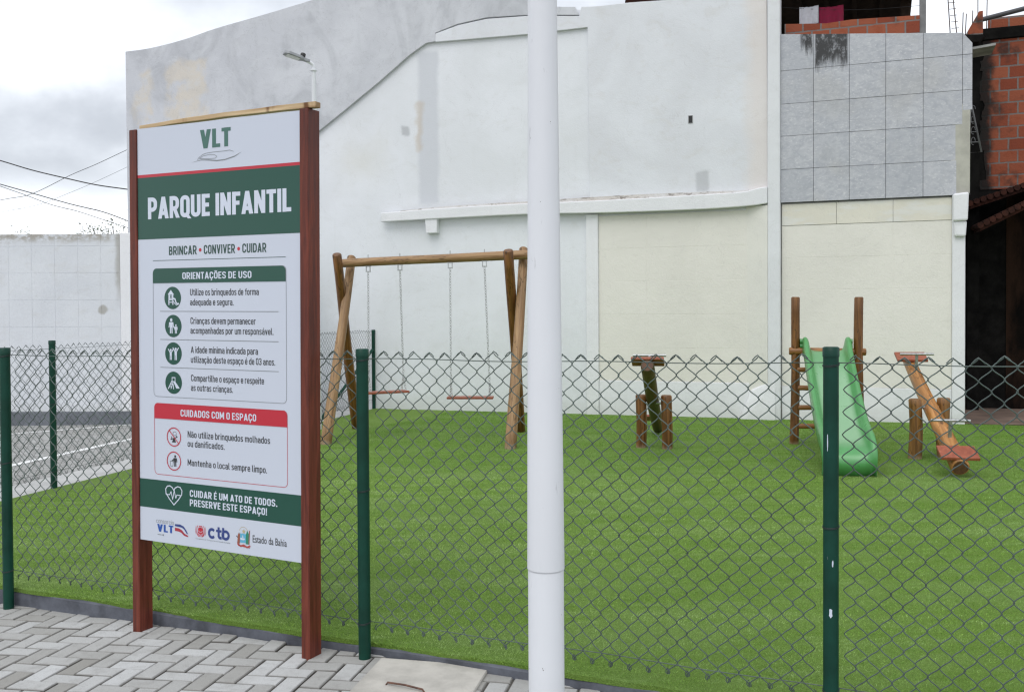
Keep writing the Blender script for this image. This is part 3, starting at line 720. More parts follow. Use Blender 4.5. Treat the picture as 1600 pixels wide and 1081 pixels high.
# header
stext('VLT', .415, .606, 1.921, .089, plain('print_teal', (.06, .155, .125), .3, .0, 3), 1, .2, .07)
train = [(.3525, 1.8578), (.42, 1.866), (.4637, 1.8625), (.5202, 1.8553), (.5702, 1.8573), (.6285, 1.8686), (.6747, 1.8898), (.6285, 1.8735), (.5702, 1.862), (.5202, 1.8605), (.4637, 1.8675), (.42, 1.869)]
flat('pictogram', [train]+ribbon([(.3976, 1.869), (.405, 1.879), (.43, 1.892), (.452, 1.8974), (.5, 1.9), (.56, 1.9), (.6, 1.902), (.6229, 1.894)], .0022)+ribbon([(.41, 1.874), (.43, 1.885), (.47, 1.89), (.505, 1.887), (.52, 1.878), (.51, 1.87), (.47, 1.8705), (.44, 1.873)], .002, True), M_sgrey, 1)
flat('red_stripe', [rect(.0005, 1.8050, 1.0145, 1.8195)], M_sred, 1)
flat('green_band', [rect(.0005, 1.4998, 1.0145, 1.8050)], M_sgreen, 1)
stext('PARQUE INFANTIL', .0695, .9632, 1.5983, .1065, M_swhite, 2, .19, .06)
M_stxt = plain('print_deep_green', (.03, .075, .06), .35, .0, 3)
stext('BRINCAR', .2075, .3875, 1.418, .043, M_stxt, 1, .16); stext('CONVIVER', .434, .6275, 1.418, .043, M_stxt, 1, .16); stext('CUIDAR', .673, .8156, 1.418, .043, M_stxt, 1, .16)
flat('red_dot', [disc(.4107, 1.4385, .0085)], M_sred, 1); flat('red_dot', [disc(.6505, 1.4378, .0085)], M_sred, 1)
flat('rule_line', [rect(.1, 1.392, .929, 1.3945)], M_stxt, 1)
# rules box
flat('box_outline', ribbon(rrect(.1, .723, .931, 1.3535, .022), .0022, True), M_sgrey, 1)
flat('box_header', [rrect(.099, 1.282, .929, 1.3538, .024, (0, 0, 1, 1))], M_sgreen, 2)
stext('ORIENTAÇÕES DE USO', .296, .729, 1.2995, .033, M_swhite, 3, .16)
for b in (1.1436, 1.0053, .868): flat('divider', [rect(.1455, b-.0014, .886, b+.0014)], M_sgrey, 1)
for rows in ((('Utilize os brinquedos de forma', .3446, .7703, 1.2203), ('adequada e segura.', .3440, .6175, 1.1725)),
             (('Crianças devem permanecer', .3458, .7512, 1.0828), ('acompanhadas por um responsável.', .3451, .8564, 1.0359)),
             (('A idade mínima indicada para', .347, .7639, .943), ('utilização deste espaço é de 03 anos.', .3463, .8655, .8955)),
             (('Compartilhe o espaço e respeite', .347, .7991, .8062), ('as outras crianças.', .3463, .6109, .7596)),
             (('Não utilize brinquedos molhados', .3224, .8332, .5317), ('ou danificados.', .3217, .5572, .4863)),
             (('Mantenha o local sempre limpo.', .3211, .8139, .394),)):
    for body, a0, a1, base in rows: stext(body, a0, a1, base, .0318, M_sdark, 1, .13, .095)
# pictograms on green discs (unit circle coordinates)
def pic(cx, cy, r, polys, m=M_swhite, layer=2): return flat('pictogram', [[(cx+p[0]*r, cy+p[1]*r) for p in P] for P in polys], m, layer)
def person(x, y, h, arms=0, w=1.):
    b = [disc(x, y+h*.88, h*.11, 14), [(x-h*.13*w, y+h*.74), (x+h*.13*w, y+h*.74), (x+h*.12*w, y+h*.38), (x-h*.12*w, y+h*.38)],
         [(x-h*.115*w, y+h*.4), (x-h*.015, y+h*.4), (x-h*.03, y), (x-h*.12*w, y)], [(x+h*.015, y+h*.4), (x+h*.115*w, y+h*.4), (x+h*.12*w, y), (x+h*.03, y)]]
    if arms: b += ribbon([(x-h*.11, y+h*.7), (x-h*.3, y+h*.98)], h*.09)+ribbon([(x+h*.11, y+h*.7), (x+h*.3, y+h*.98)], h*.09)
    else: b += ribbon([(x-h*.15*w, y+h*.72), (x-h*.2*w, y+h*.4)], h*.07)+ribbon([(x+h*.15*w, y+h*.72), (x+h*.2*w, y+h*.4)], h*.07)
    return b
for cx, cy in ((.2301, 1.209), (.2326, 1.0719), (.2325, .9374), (.2324, .7944)): flat('green_disc', [disc(cx, cy, .0548)], M_sgreen, 1)
pic(.2301, 1.209, .0548, [[(-.58, .3), (-.2, .72), (.18, .3)], rect(-.48, -.12, -.32, .3), rect(-.06, -.12, .1, .3), rect(-.48, -.2, .1, -.08), rect(-.5, -.62, -.38, -.2), rect(-.02, -.62, .1, -.2), rect(-.5, -.42, .1, -.34)]
    + ribbon(arc(-.19, .1, .11, .14), .05)+ribbon([(.1, -.05), (.3, -.1), (.42, -.42), (.62, -.56), (.74, -.5)], .14)+ribbon([(.1, -.3), (.28, -.5), (.5, -.66)], .07))
pic(.2326, 1.0719, .0548, person(-.22, -.66, 1.36)+person(.34, -.66, .82, w=1.2)+ribbon([(.02, -.05), (.2, -.2)], .09))
pic(.2325, .9374, .0548, person(-.3, -.58, 1.0, 1)+person(.3, -.58, 1.12, 1))
pic(.2324, .7944, .0548, [rect(-.16, .42, .2, .5), rect(-.2, .1, -.12, .5), rect(.16, .1, .24, .5), rect(-.2, .05, .24, .14)]+ribbon([(-.2, .12), (-.62, -.55)], .1)+ribbon([(-.02, .1), (-.3, -.55)], .08)+[[(.2, .12), (.02, .05), (.34, -.5), (.74, -.5), (.66, -.36)]]
    + ribbon([(-.34, -.12), (-.14, -.12)], .07)+ribbon([(-.48, -.35), (-.22, -.35)], .07)+ribbon([(-.05, -.1), (.02, -.55)], .1))
# care box
flat('box_outline', ribbon(rrect(.1025, .3375, .9347, .6895, .022), .0024, True), M_sred, 1)
flat('box_header', [rrect(.1023, .6145, .9336, .6895, .024, (0, 0, 1, 1))], M_sred, 2)
stext('CUIDADOS COM O ESPAÇO', .2785, .753, .632, .0335, M_swhite, 3, .16)
flat('red_ring', ribbon(disc(.2324, .5283, .0445), .0048, True)+ribbon([(.2324-.031, .5283+.031), (.2324+.031, .5283-.031)], .0042), M_sred, 2)
pic(.2324, .5283, .0445, ribbon([(-.5, -.3), (.5, .02)], .1)+ribbon([(-.35, -.2), (-.35, .02)], .09)+ribbon([(.4, -.02), (.4, .18)], .09)+[[(-.12, -.2), (.12, -.2), (.3, -.6), (-.3, -.6)]], M_sdark, 1)
pic(.2324, .5283, .0445, ribbon(arc(.1, .38, .26, .2), .05)+ribbon([(.0, .2), (-.05, .1)], .04)+ribbon([(.18, .2), (.14, .08)], .04), M_sgrey, 1)
flat('red_ring', ribbon(disc(.2314, .4102, .0445), .0048, True), M_sred, 2)
pic(.2314, .4102, .0445, person(.18, -.62, 1.3)+ribbon([(.06, .25), (-.3, .0)], .12), M_sdark, 1)
pic(.2314, .4102, .0445, ribbon([(-.58, -.05), (-.48, -.62), (-.18, -.62), (-.1, -.05)], .07)+ribbon([(-.62, -.05), (-.06, -.05)], .07), M_sgrey, 1)
# lower band
flat('green_band', [rect(.0005, .167, 1.0145, .3085)], M_sgreen, 1)
hx, hy = .2298, .24
heart = [(0, -.046), (-.03, -.018), (-.052, .008), (-.054, .028), (-.043, .043), (-.026, .046), (-.009, .038), (0, .025), (.009, .038), (.026, .046), (.043, .043), (.054, .028), (.052, .008), (.03, -.018)]
flat('pictogram', ribbon([(hx+a, hy+b) for a, b in heart], .0052, True)+ribbon([(hx-.052, hy+.002), (hx-.028, hy+.002), (hx-.018, hy+.018), (hx-.008, hy-.02), (hx+.003, hy+.026), (hx+.013, hy-.012), (hx+.02, hy+.004), (hx+.05, hy+.004)], .0045), M_swhite, 2)
stext('CUIDAR É UM ATO DE TODOS.', .335, .8747, .2437, .0335, M_swhite, 2, .17)
stext('PRESERVE ESTE ESPAÇO!', .3346, .8141, .1985, .0335, M_swhite, 2, .17)
# partner logos
stext('consorcio', .1097, .2271, .0945, .022, M_sgrey, 1, .08, .13, 'logo'); stext('VLT', .1165, .224, .0525, .0375, M_sblue, 1, .2, .1, 'logo')
flat('logo', [rect(.118, .036, .146, .0395)], M_sgrey, 1); flat('logo', [rect(.150, .0365, .160, .0395), rect(.1535, .033, .1565, .043)], M_sdark, 1)
flat('logo', [[(.2345, .1000), (.268, .1015), (.292, .094), (.308, .078), (.3215, .0585), (.311, .061), (.296, .079), (.28, .087), (.2345, .0905)]], M_snavy, 1)
flat('logo', [[(.2345, .083), (.262, .0815), (.282, .0735), (.297, .0595), (.3215, .051), (.321, .0445), (.295, .0485), (.276, .0615), (.258, .066), (.2345, .0665)]], plain('print_crimson', (.38, .04, .06), .3, .0, 3), 1)
ec = (.4025, .083)
flat('logo', [[(ec[0]-.015, .055), (ec[0]+.015, .055), (ec[0]+.0195, .066), (ec[0]+.017, .09), (ec[0]+.009, .108), (ec[0]-.009, .108), (ec[0]-.017, .09), (ec[0]-.0195, .066)]]
     + ribbon([(ec[0]-.019, .06), (ec[0]-.026, .075), (ec[0]-.023, .098), (ec[0]-.018, .108)], .003)+ribbon([(ec[0]+.019, .06), (ec[0]+.026, .075), (ec[0]+.023, .098), (ec[0]+.018, .108)], .003)
     + ribbon([(ec[0]-.029, .065), (ec[0]-.033, .08), (ec[0]-.029, .104)], .0022)+ribbon([(ec[0]+.029, .065), (ec[0]+.033, .08), (ec[0]+.029, .104)], .0022), M_sred, 1)
flat('logo', ribbon(arc(ec[0], .088, .013, .011, 200, 340, 8), .0022)+ribbon(arc(ec[0], .096, .011, .007, 20, 160, 8), .002)+ribbon(arc(ec[0], .076, .014, .012, 200, 340, 8), .0022)+ribbon(arc(ec[0], .068, .014, .01, 200, 340, 8), .0018), M_swhite, 2)
lg = .0132
flat('logo', ribbon(arc(.4745, .079, .0185, .0195, 50, 310, 22), lg)+ribbon([(.517, .1105), (.517, .0695), (.522, .0625), (.533, .0615)], lg)+ribbon([(.503, .0945), (.533, .0945)], lg*.85)
     + ribbon([(.5455, .110), (.5455, .0605)], lg)+ribbon(arc(.5605, .0785, .019, .018, 110, -200, 26), lg), M_snavy, 1)
text('Companhia de Transportes do Estado da Bahia', .3704, .5892, .0415, .0062, M_sgrey, 1, 0, 'logo')
kx, ky = .673, .08
flat('logo', [rect(kx-.024, ky-.025, kx+.012, ky+.018)], M_scyan, 1)
flat('logo', [[(kx+.012, ky-.03), (kx+.03, ky-.03), (kx+.03, ky+.02), (kx+.02, ky+.036), (kx+.012, ky+.012)]], plain('print_leaf', (.03, .22, .14), .3, .0, 20), 1)
flat('logo', [[(kx-.02, ky-.012), (kx+.004, ky-.012), (kx+.008, ky-.004), (kx-.022, ky-.002)], [(kx-.01, ky), (kx-.001, ky), (kx-.006, ky+.013)]], M_swhite, 2)
flat('logo', [[(kx-.04, ky-.03), (kx-.025, ky-.03), (kx-.022, ky+.012), (kx-.029, ky+.022), (kx-.036, ky+.01)]], M_sbrown, 2)
flat('logo', ribbon([(kx+.031, ky-.028), (kx+.035, ky+.035)], .005), M_sbrown, 2)
flat('logo', ribbon([(kx-.038, ky-.032), (kx-.02, ky-.042), (kx, ky-.036), (kx+.02, ky-.044), (kx+.038, ky-.036)], .008)+ribbon([(kx-.034, ky-.04), (kx+.036, ky-.045)], .004), plain('print_scarlet', (.42, .07, .06), .3, .0, 3), 2)
flat('logo', [[(kx+.012*math.cos(math.radians(90+36*i))*(1 if i % 2 == 0 else .45), ky+.029+.012*math.sin(math.radians(90+36*i))*(1 if i % 2 == 0 else .45)) for i in range(10)]], M_stan, 2)
flat('logo', ribbon(arc(kx-.002, ky+.022, .026, .028, 20, 160, 12), .0022), M_stan, 1)
flat('logo', ribbon([(kx-.045, ky+.004), (kx-.036, ky-.002)], .004), M_sdark, 2)
text('Estado da Bahia', .7265, .9283, .0642, .033, M_sdark, 1, .006, 'logo')

# ================================================================== WHITE LAMP POSTS
def lamp_head(parent, top, aim, m_arm):
    """elbow arm with a flat LED luminaire; aim = horizontal unit direction (world)"""
    L = parent.location; T = Vector(top); A = Vector((aim[0], aim[1], 0)).normalized(); S = Vector((-A.y, A.x, 0))
    up = Vector((0, 0, 1))
    mb = MB(); mb.tube([T-up*.05, T+up*.03, T+up*.06+A*.015, T+up*.075+A*.04, T+up*.09+A*.085], .022, 12)
    wbuild(mb, 'arm', m_arm, parent)
    c = T+up*.088+A*.055; d = (A+up*.22).normalized(); n = S.cross(d)*-1
    if n.z < 0: n = -n
    def P(a, b, h): return c+d*a+S*b+n*h-L
    out = [(0, .028), (.08, .034), (.12, .075), (.30, .085), (.345, .06), (.35, 0)]
    ring = [(a, b) for a, b in out]+[(a, -b) for a, b in out[::-1][1:]]
    ring = ring[:-0] if False else ring
    n_ = len(ring); V = [P(a, b, -.016) for a, b in ring]+[P(a*.99+.003, b*.9, .022) for a, b in ring]
    mb = MB(); mb.add(V, [list(range(n_)), list(range(2*n_-1, n_-1, -1))]+[[(i+1) % n_, i, n_+i, n_+(i+1) % n_] for i in range(n_)])
    o = mb.build('luminaire', M_lampgrey, parent, bevel=.004)
    mb = MB(); mb.add([P(a, b, h) for h in (-.018, -.024) for a, b in ((.14, -.06), (.31, -.065), (.31, .065), (.14, .06))], [(0, 1, 2, 3), (7, 6, 5, 4), (0, 4, 5, 1), (1, 5, 6, 2), (2, 6, 7, 3), (3, 7, 4, 0)]); mb.build('lens', M_lens, o)
    q0 = P(.10, 0, .02); mb = MB(); mb.tube([q0, q0+n*.012, q0+n*.05, q0+n*.058], [.03, .034, .034, .026], 14); mb.build('photocell', M_black, o)
PX, PY = (853.3-800)/1500*3.13+.0, 3.13
pz = pav_z(PX, PY)
LP = empty('lamp_post', (PX, PY, pz), 'thick white steel lamp post standing on the pavement in front of the chain link fence', 'lamp post')
zj = at(853, 888, 3.13)[2]; xt = at(847, 0, 3.13)
xj = at(853, 888, 3.13)[0]
mb = MB(); mb.tube([(at(855, 1240, 3.13)[0], PY, pz-.02), (xj, PY, zj+.02)], .0588, 40); wbuild(mb, 'lower_shaft', M_pole, LP)
top = np.array([xj+(xt[0]-xj)*4.2/(xt[2]-zj)*.75, PY, zj+4.2])
def lerp(k): return np.array([xj, PY, zj])+(top-np.array([xj, PY, zj]))*k
prof = [(0, .0588), (0, .0606), (.001, .0612)]+[(k/12, .0612-.0145*min(1, k/12*4.2/1.9)) for k in range(1, 13)]
mb = MB(); mb.tube([lerp(k)+np.array([0, 0, 1e-4*i]) for i, (k, r) in enumerate(prof)], [r for k, r in prof], 40); wbuild(mb, 'upper_shaft', M_pole, LP)
mb = MB(); mb.tube([(PX, PY, pz-.01), (PX, PY, pz+.012)], .11, 32); wbuild(mb, 'base_plate', M_pole, LP, .003)
lamp_head(LP, top, (-.8, -.6), M_pole)

SY = 12.7
sb = gr(492, 664, .02); tp = at(490, 108, SY)
SL = empty('street_lamp', (tp[0]+.03, SY, tilt(tp[0], SY)+.02), 'slim white street lamp with flat grey head, rising behind the rules sign', 'street lamp')
mb = MB(); mb.tube([SL.location, (tp[0], SY, tp[2])], [.034, .030], 16); wbuild(mb, 'pole', M_pole, SL)
mb = MB(); mb.tube([(tp[0], SY, tp[2]-.03), (tp[0], SY, tp[2]-.015)], .045, 16); wbuild(mb, 'clamp', M_pole, SL)
lamp_head(SL, tp, (-.86, -.5), M_pole)

# ================================================================== SWING SET
b1l, b1r = gr(509, 694), gr(798, 701); wd3 = np.array([Wd[0], Wd[1], 0])
b2l = gr(559, 669); b2r = b1r+(b2l-b1l)
SW = empty('swing_set', tuple((b1l+b2r)/2*np.array([1, 1, 1])), 'timber log swing set with two hanging plank seats on the turf before the white wall', 'swing set')
t1l, t2l = at(549, 401, b2l[1]-.55), at(525, 397, b1l[1]+.55)
t1r, t2r = at(818, 388, b2r[1]-.55), at(795, 391, b1r[1]+.55)
def ext(b, d=.05): return np.array([b[0], b[1], b[2]-d])
log('leg', ext(b1l), t1l, .066, .056, M_log_pale, SW); log('leg', ext(b2l), t2l, .066, .058, M_log_brown, SW)
log('leg', ext(b1r), t1r, .066, .056, M_log_pale, SW); log('leg', ext(b2r), t2r, .066, .058, M_log_brown, SW)
yl, yr = (t1l[1]+t2l[1])/2, (t1r[1]+t2r[1])/2
BL = at(533, 412, yl); BR = at(846, 397.5, yr)
log('top_beam', BL, BR, .052, .058, M_log_beam, SW, bow=.015)
def beam_at(px):
    f = (px-533)/(846-533); return BL+(BR-BL)*f
def chain(mb, A, B, r=.0024, link_l=.042):
    A, B = Vector(A), Vector(B); L = (B-A).length; n = max(2, int(L/(link_l*.78))); d = (B-A)/n; z = d.normalized(); x = z.orthogonal().normalized(); y = z.cross(x)
    for i in range(n):
        c = A+d*(i+.5); e_ = x if i % 2 else y
        mb.tube([c+e_*(.0125*math.cos(w))+z*(link_l*.5*math.sin(w)) for w in np.linspace(0, 2*math.pi, 9)], r*1.25, 4, False)
def swing(xa, xb, seatL, seatR, tiltz):
    """one hanging seat: plank, two chains that fork above it, and the shackle plates on the beam"""
    L = SW.location
    A, B = beam_at(xa), beam_at(xb); yy = (A[1]+B[1])/2
    sl_, sr_ = at(*seatL, yy-tiltz/2), at(*seatR, yy+tiltz/2)
    c = (sl_+sr_)/2; dx = (sr_-sl_); ln = np.linalg.norm(dx); dx /= ln; dy = np.array([-dx[1], dx[0], 0]); dy /= np.linalg.norm(dy); dz = np.cross(dx, dy)
    mb = MB(); M3 = Matrix((dx, dy, dz)).transposed(); mb.box(c, (ln, .19, .026), M3)
    seat = wbuild(mb, 'swing_seat', M_seat, SW, .006)
    for P, sgn in ((A, -1), (B, 1)):
        top_ = P+np.array([0, 0, -.075]); e0 = c+dx*sgn*(ln/2-.045)
        fork = e0+np.array([0, 0, .17])+(top_-e0)*.02
        mb = MB(); chain(mb, top_-np.array([0, 0, .045]), fork)
        for k in (-1, 1): chain(mb, fork, e0+dy*k*.075+dz*.013)
        o = wbuild(mb, 'chain', M_steel, SW); 
        mb = MB(); bz = P+np.array([0, 0, -.052])
        for k in (-1, 1): mb.box(bz+wd3*k*.026+np.array([0, 0, -.03]), (.008, .05, .06))
        mb.box(bz+np.array([0, 0, -.062]), (.06, .05, .01)); mb.box(bz+np.array([0, 0, .002]), (.062, .05, .008))
        mb.tube([P+np.array([0, 0, .04]), P+np.array([0, 0, .095])], .006, 8)
        wbuild(mb, 'shackle', M_steel, SW)
swing(577, 628, (571, 614), (636, 611), .25)
swing(707, 760, (699, 621), (771, 621), -.02)

# ================================================================== SEESAWS
def seesaw(label, lo, hi, pa_, pb_, ph, rl, m_log, m_post, rlog):
    lo, hi = Vector(lo), Vector(hi); c = (Vector(pa_)+Vector(pb_))/2
    S = empty('seesaw', (c.x, c.y, c.z), label, 'seesaw', 'log seesaws on the turf')
    log('beam', lo, hi, rlog*1.04, rlog*.92, m_log, S, 20, end=M_logend)
    for p in (pa_, pb_): log('support_post', (p[0], p[1], p[2]-.05), (p[0], p[1], p[2]+ph), rl, rl*.96, m_post, S)
    d = (hi-lo).normalized(); side = d.cross(Vector((0, 0, 1))).normalized(); n = side.cross(d)
    M3 = Matrix((side, d, n)).transposed(); L = S.location
    mb = MB(); ax = (lo+hi)/2; mb.tube([Vector(pa_)+Vector((0, 0, ph-.09)), Vector(pb_)+Vector((0, 0, ph-.09))], .014, 10); wbuild(mb, 'axle', M_steel, S)
    for e_, sg in ((lo, 1), (hi, -1)):
        k = e_+d*sg*.13+n*(rlog+.014)
        mb = MB(); mb.box(k, (.32, .24, .03), M3); seat = wbuild(mb, 'seat', M_seat, S, .006)
        h = e_+d*sg*.46+n*rlog*.7; t_ = h+(n*.6+Vector((0, 0, .4))).normalized()*.19
        mb = MB(); mb.tube([h, t_], .0155, 10); mb.tube([t_-side*.17, t_+side*.17], .0135, 10); wbuild(mb, 'handle', M_steel, S)
    return S
# right one: low end towards the street
pr1, pr2 = gr(1430, 716), gr(1474, 714); lo = gr(1503, 748); cr = (pr1+pr2)/2
lo3 = np.array([lo[0], lo[1]+.03, lo[2]+.085]); mid = np.array([cr[0]+.02, cr[1], cr[2]+.50]); hi3 = mid+(mid-lo3)*1.02
seesaw('amber log seesaw near the dark passage, red seat tipped down towards the street', lo3, hi3, pr1, pr2, .60, .066, M_log_amber, M_log_post, .075)
pl1, pl2 = gr(1002, 699), gr(1042, 701); cl = (pl1+pl2)/2
lo = gr(1029, 677); lo3 = np.array([lo[0], lo[1]+.05, lo[2]+.075]); mid = np.array([cl[0]-.01, cl[1]+.03, cl[2]+.50]); hi3 = at(1011, 572, 9.35)
seesaw('dark olive-brown log seesaw beside the white lamp post, raised seat towards the street', lo3, hi3, pl1, pl2, .59, .06, M_log_olive, M_log_brown, .07)

# ================================================================== SLIDE
pl = gr(1240, 693); sdv = np.array([-.262, -.965]); sdv /= np.linalg.norm(sdv); sr = np.array([-sdv[1], sdv[0]])
sr = sr if sr[0] > 0 else -sr
pr = np.array([*(pl[:2]+sr*.70), 0]); pr[2] = tilt(*pr[:2])+TURF
SLD = empty('slide', tuple((pl+pr)/2), 'green plastic slide with a log ladder standing on the turf', 'slide')
log('ladder_post', ext(pl), at(1244, 464, pl[1]), .052, .047, M_log_brown, SLD, bow=.012)
log('ladder_post', ext(pr), at(1342.5, 464, pr[1]), .05, .047, M_log_brown, SLD, bow=-.014)
pxs = 1500/pl[1]
for k, y in enumerate((549, 577, 606, 636, 665)):
    z = at(1245, y, pl[1])[2]; a = np.array([*(pl[:2]-sr*(.05 if k == 0 else -.03)), z]); b = np.array([*(pr[:2]+sr*(.07 if k == 0 else -.03)), z])
    log('rung', a, b, .042 if k == 0 else .028, .042 if k == 0 else .028, M_log_rung, SLD, 14, .003)
mid0 = (pl+pr)/2; mid0 = mid0[:2]+sdv*.02+sr*.0; sdv = np.array([-.222, -.975]); sr = np.array([.975, -.222]); tz0 = tilt(*mid0)+TURF
prof = [(-.03, 1.035), (.06, 1.04), (.16, 1.005), (.30, .935), (.6, .775), (1.0, .575), (1.35, .42), (1.62, .335), (1.82, .29), (1.97, .268), (2.07, .24), (2.14, .19), (2.165, .13), (2.15, .075), (2.11, .03), (2.06, -.01)]
mb = MB(); V = []; ns = len(prof); worn_sheen = []
def xsec(wd, hw, zf):
    o = []
    # outer skirt, rolled rim, inner wall, bed, mirrored
    o += [(-wd/2-.02, zf-.05), (-wd/2-.025, zf+hw-.02), (-wd/2-.012, zf+hw), (-wd/2+.012, zf+hw), (-wd/2+.028, zf+hw-.03), (-wd/2+.04, zf+.03), (-wd/2+.075, zf)]
    o += [(0, zf-.004)]
    return o+[(-x, z) for x, z in o[:-1][::-1]]
for i, (d, z) in enumerate(prof):
    t_ = i/(ns-1); wdt = .455-.03*min(1, d/1.8); hw = .11 if i < ns-5 else (.085, .06, .04, .03, .02)[i-(ns-5)]
    if d < .1: hw = .16
    if .1 <= d < .25: hw = .14
    for x, zz in xsec(wdt, hw, z):
        p = mid0+sdv*d+sr*x; V.append((p[0], p[1], max(tz0-.01, tz0+zz))); worn_sheen.append(1. if abs(x) < .17 and .3 < d < 1.9 else (.45 if abs(x) < .17 and d < 2.0 else 0.))
nx = 15
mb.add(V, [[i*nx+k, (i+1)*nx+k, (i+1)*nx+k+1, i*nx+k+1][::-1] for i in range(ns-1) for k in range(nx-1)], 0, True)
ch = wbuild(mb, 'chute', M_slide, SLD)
at_ = ch.data.attributes.new('worn_sheen', 'FLOAT', 'POINT'); at_.data.foreach_set('value', worn_sheen)
so = ch.modifiers.new('thick', 'SOLIDIFY'); so.thickness = .008; so.offset = -1
sb_ = ch.modifiers.new('sub', 'SUBSURF'); sb_.levels = sb_.render_levels = 1
for sg in (-1, 1):
    mb = MB(); base = mid0-sdv*.03+sr*sg*.25
    for k in range(3):
        c = np.array([*(base-sdv*.005*k), tz0+1.15-.05*k]); mb.tube([c-np.array([*sr, 0])*.03, c+np.array([*sr, 0])*.03], .03, 12)
    wbuild(mb, 'grip', M_slide, SLD, .008)

# ================================================================== BUILDINGS (local x along the wall, local z = world height, -y towards the street)
def bld(name, label, cat):
    return empty(name, (WA[0], WA[1], 0), label, cat, None, WROT)
def WP(pts, off=0.): return [wp(x, y, off) for x, y in pts]
GZ = -.15
WB_ = bld('white_building', 'long white rendered building wall with grey plastered gable closing off the playground', 'building')
# recessed back plane (white)
sL, sR = wp(201, 200)[0], wp(1216, 300)[0]
pz1 = wp(672, 200)[0]
def ex_white(t, col):
    w_ = t.warp(.10, 4); a = WP([(655, 320), (684, 70)]); b = WP([(500, 470), (640, 400)])
    m = t.box(w_, a[0][0], a[1][0], a[0][1], a[1][1]-.1, .05); col = t.mix(t.math('MULTIPLY', m, .75), col, (.575, .59, .63))
    c = WP([(627, 212), (640, 197)]); m = t.box(w_, c[0][0], c[1][0], c[0][1], c[1][1], .03); col = t.mix(t.math('MULTIPLY', m, .8), col, (.45, .46, .48))
    c = WP([(535, 285), (590, 215)]); m = t.box(t.warp(.8, 1.5), c[0][0], c[1][0], c[0][1], c[1][1], .4); col = t.mix(t.math('MULTIPLY', m, .35), col, (.62, .60, .5))
    c = WP([(650, 235), (660, 160)]); m = t.box(t.warp(.25, 4), c[0][0], c[1][0], c[0][1], c[1][1], .05); col = t.mix(t.math('MULTIPLY', m, .5), col, (.55, .46, .36))
    return col
M_white = render_wall('white_render', (.765, .78, .815), (.71, .725, .75), (.6, .6, .58), .22, .3, ex_white)
def ex_gable(t, col):
    w_ = t.warp(.35, 3.0); p = WP([(213, 195), (241, 112), (262, 195), (333, 92), (300, 150)])
    for a, b in ((p[0], p[1]), (p[2], p[3])):
        m = t.box(w_, a[0], b[0], a[1], b[1], .06); br = t.rng(t.noise(2.2, 5, .6), .38, .55)
        col = t.mix(t.math('MULTIPLY', t.math('MULTIPLY', m, br), .6), col, (.68, .60, .48))
    v = t.noise(1.1, 6, .6, t.map((1, 1, .7), rot=(0, .5, 0)), 1.2); col = t.mix(t.rng(v, .42, .68, 0, .5), col, (.36, .37, .395))
    v = t.noise(2.3, 6, .65, t.map((.7, 1, 1.3), rot=(0, -.4, 0)), 1.5); col = t.mix(t.rng(v, .5, .7, 0, .45), col, (.63, .645, .67))
    c = t.noise(2.0, 8, .6, None, 1.5); cr_ = t.math('ABSOLUTE', t.math('SUBTRACT', c, .5)); col = t.mix(t.rng(cr_, 0, .006, .3, 0), col, (.25, .25, .26))
    return col
M_gable = render_wall('grey_plaster', (.625, .635, .67), (.56, .57, .605), (.46, .465, .485), .3, .3, ex_gable)
topw = [(199, 82), (230, 78), (266, 70), (300, 60), (340, 46), (420, 23), (480, 5), (560, -18), (640, -24), (720, -16), (822, 1), (860, 11), (900, 12.5), (940, 11), (985, 6), (1060, 1), (1130, -4), (1218, -12)]
tp_ = WP(topw)
def smoothline(p, k=4):
    o = []
    for i in range(len(p)-1):
        p0, p1, p2, p3 = p[max(i-1, 0)], p[i], p[i+1], p[min(i+2, len(p)-1)]
        for j in range(k):
            t_ = j/k; o.append(tuple(.5*((2*p1[m])+(-p0[m]+p2[m])*t_+(2*p0[m]-5*p1[m]+4*p2[m]-p3[m])*t_*t_+(-p0[m]+3*p1[m]-3*p2[m]+p3[m])*t_**3) for m in (0, 1)))
    return o+[p[-1]]
tp_s = smoothline(tp_)
mb = MB(); mb.prism([(sL, GZ)]+[(a, b-.03) for a, b in tp_s]+[(sR, GZ)], 0, .30); mb.build('wall', M_white, WB_)
# grey gable, proud of the white panel
diag = WP([(680, 52), (680, 65), (665, 68), (640, 86), (590, 130), (545, 167), (497, 206), (470, 232), (420, 280), (330, 350), (201, 440)], .05)
topl = [p for p in tp_s if p[0] <= wp(905, 10)[0]]
gp = topl+WP([(905, 24), (822, 24), (760, 28), (715, 38)], .05)+diag
mb = MB(); mb.prism(gp, -.05, -.0006); mb.build('gable', M_gable, WB_, .006)
# white beam over the sunken panel and the right-hand white panel
M_white2 = render_wall('white_render_worn', (.73, .745, .78), (.67, .68, .71), (.58, .56, .53), .3, .3,
    lambda t, col: (lambda c1: t.mix(t.math('MULTIPLY', t.box(t.warp(.08, 5), *[q for pr_ in zip(*WP([(1088, 300), (1108, 268)])) for q in pr_], .03), .75), c1, (.47, .48, .5)))(
        t.mix(t.math('MULTIPLY', t.box(t.warp(.25, 3), wp(1170, 150)[0], wp(1215, 150)[0], 1., 9., .12), .35), col, (.74, .62, .52))))
beam = WP([(680, 65), (680, 52), (715, 39), (760, 29), (822, 25), (905, 25), (1199, -6), (1199, 330), (921, 330), (918, 43), (822, 53)], .05)
beam = [wp(680, 66, .05), wp(680, 53, .05), wp(715, 40, .05), wp(760, 30, .05), wp(822, 25.5, .05), wp(905, 25.5, .05)]+[(a, b) for a, b in tp_s if a > wp(905, 10)[0]+.02 and a < wp(1198, 0)[0]]+WP([(1198, -9), (1200, 318), (921, 325), (918, 43), (822, 54)], .05)
mb = MB(); mb.prism(beam, -.05, -.0006); mb.build('upper_panel', M_white2, WB_, .006)
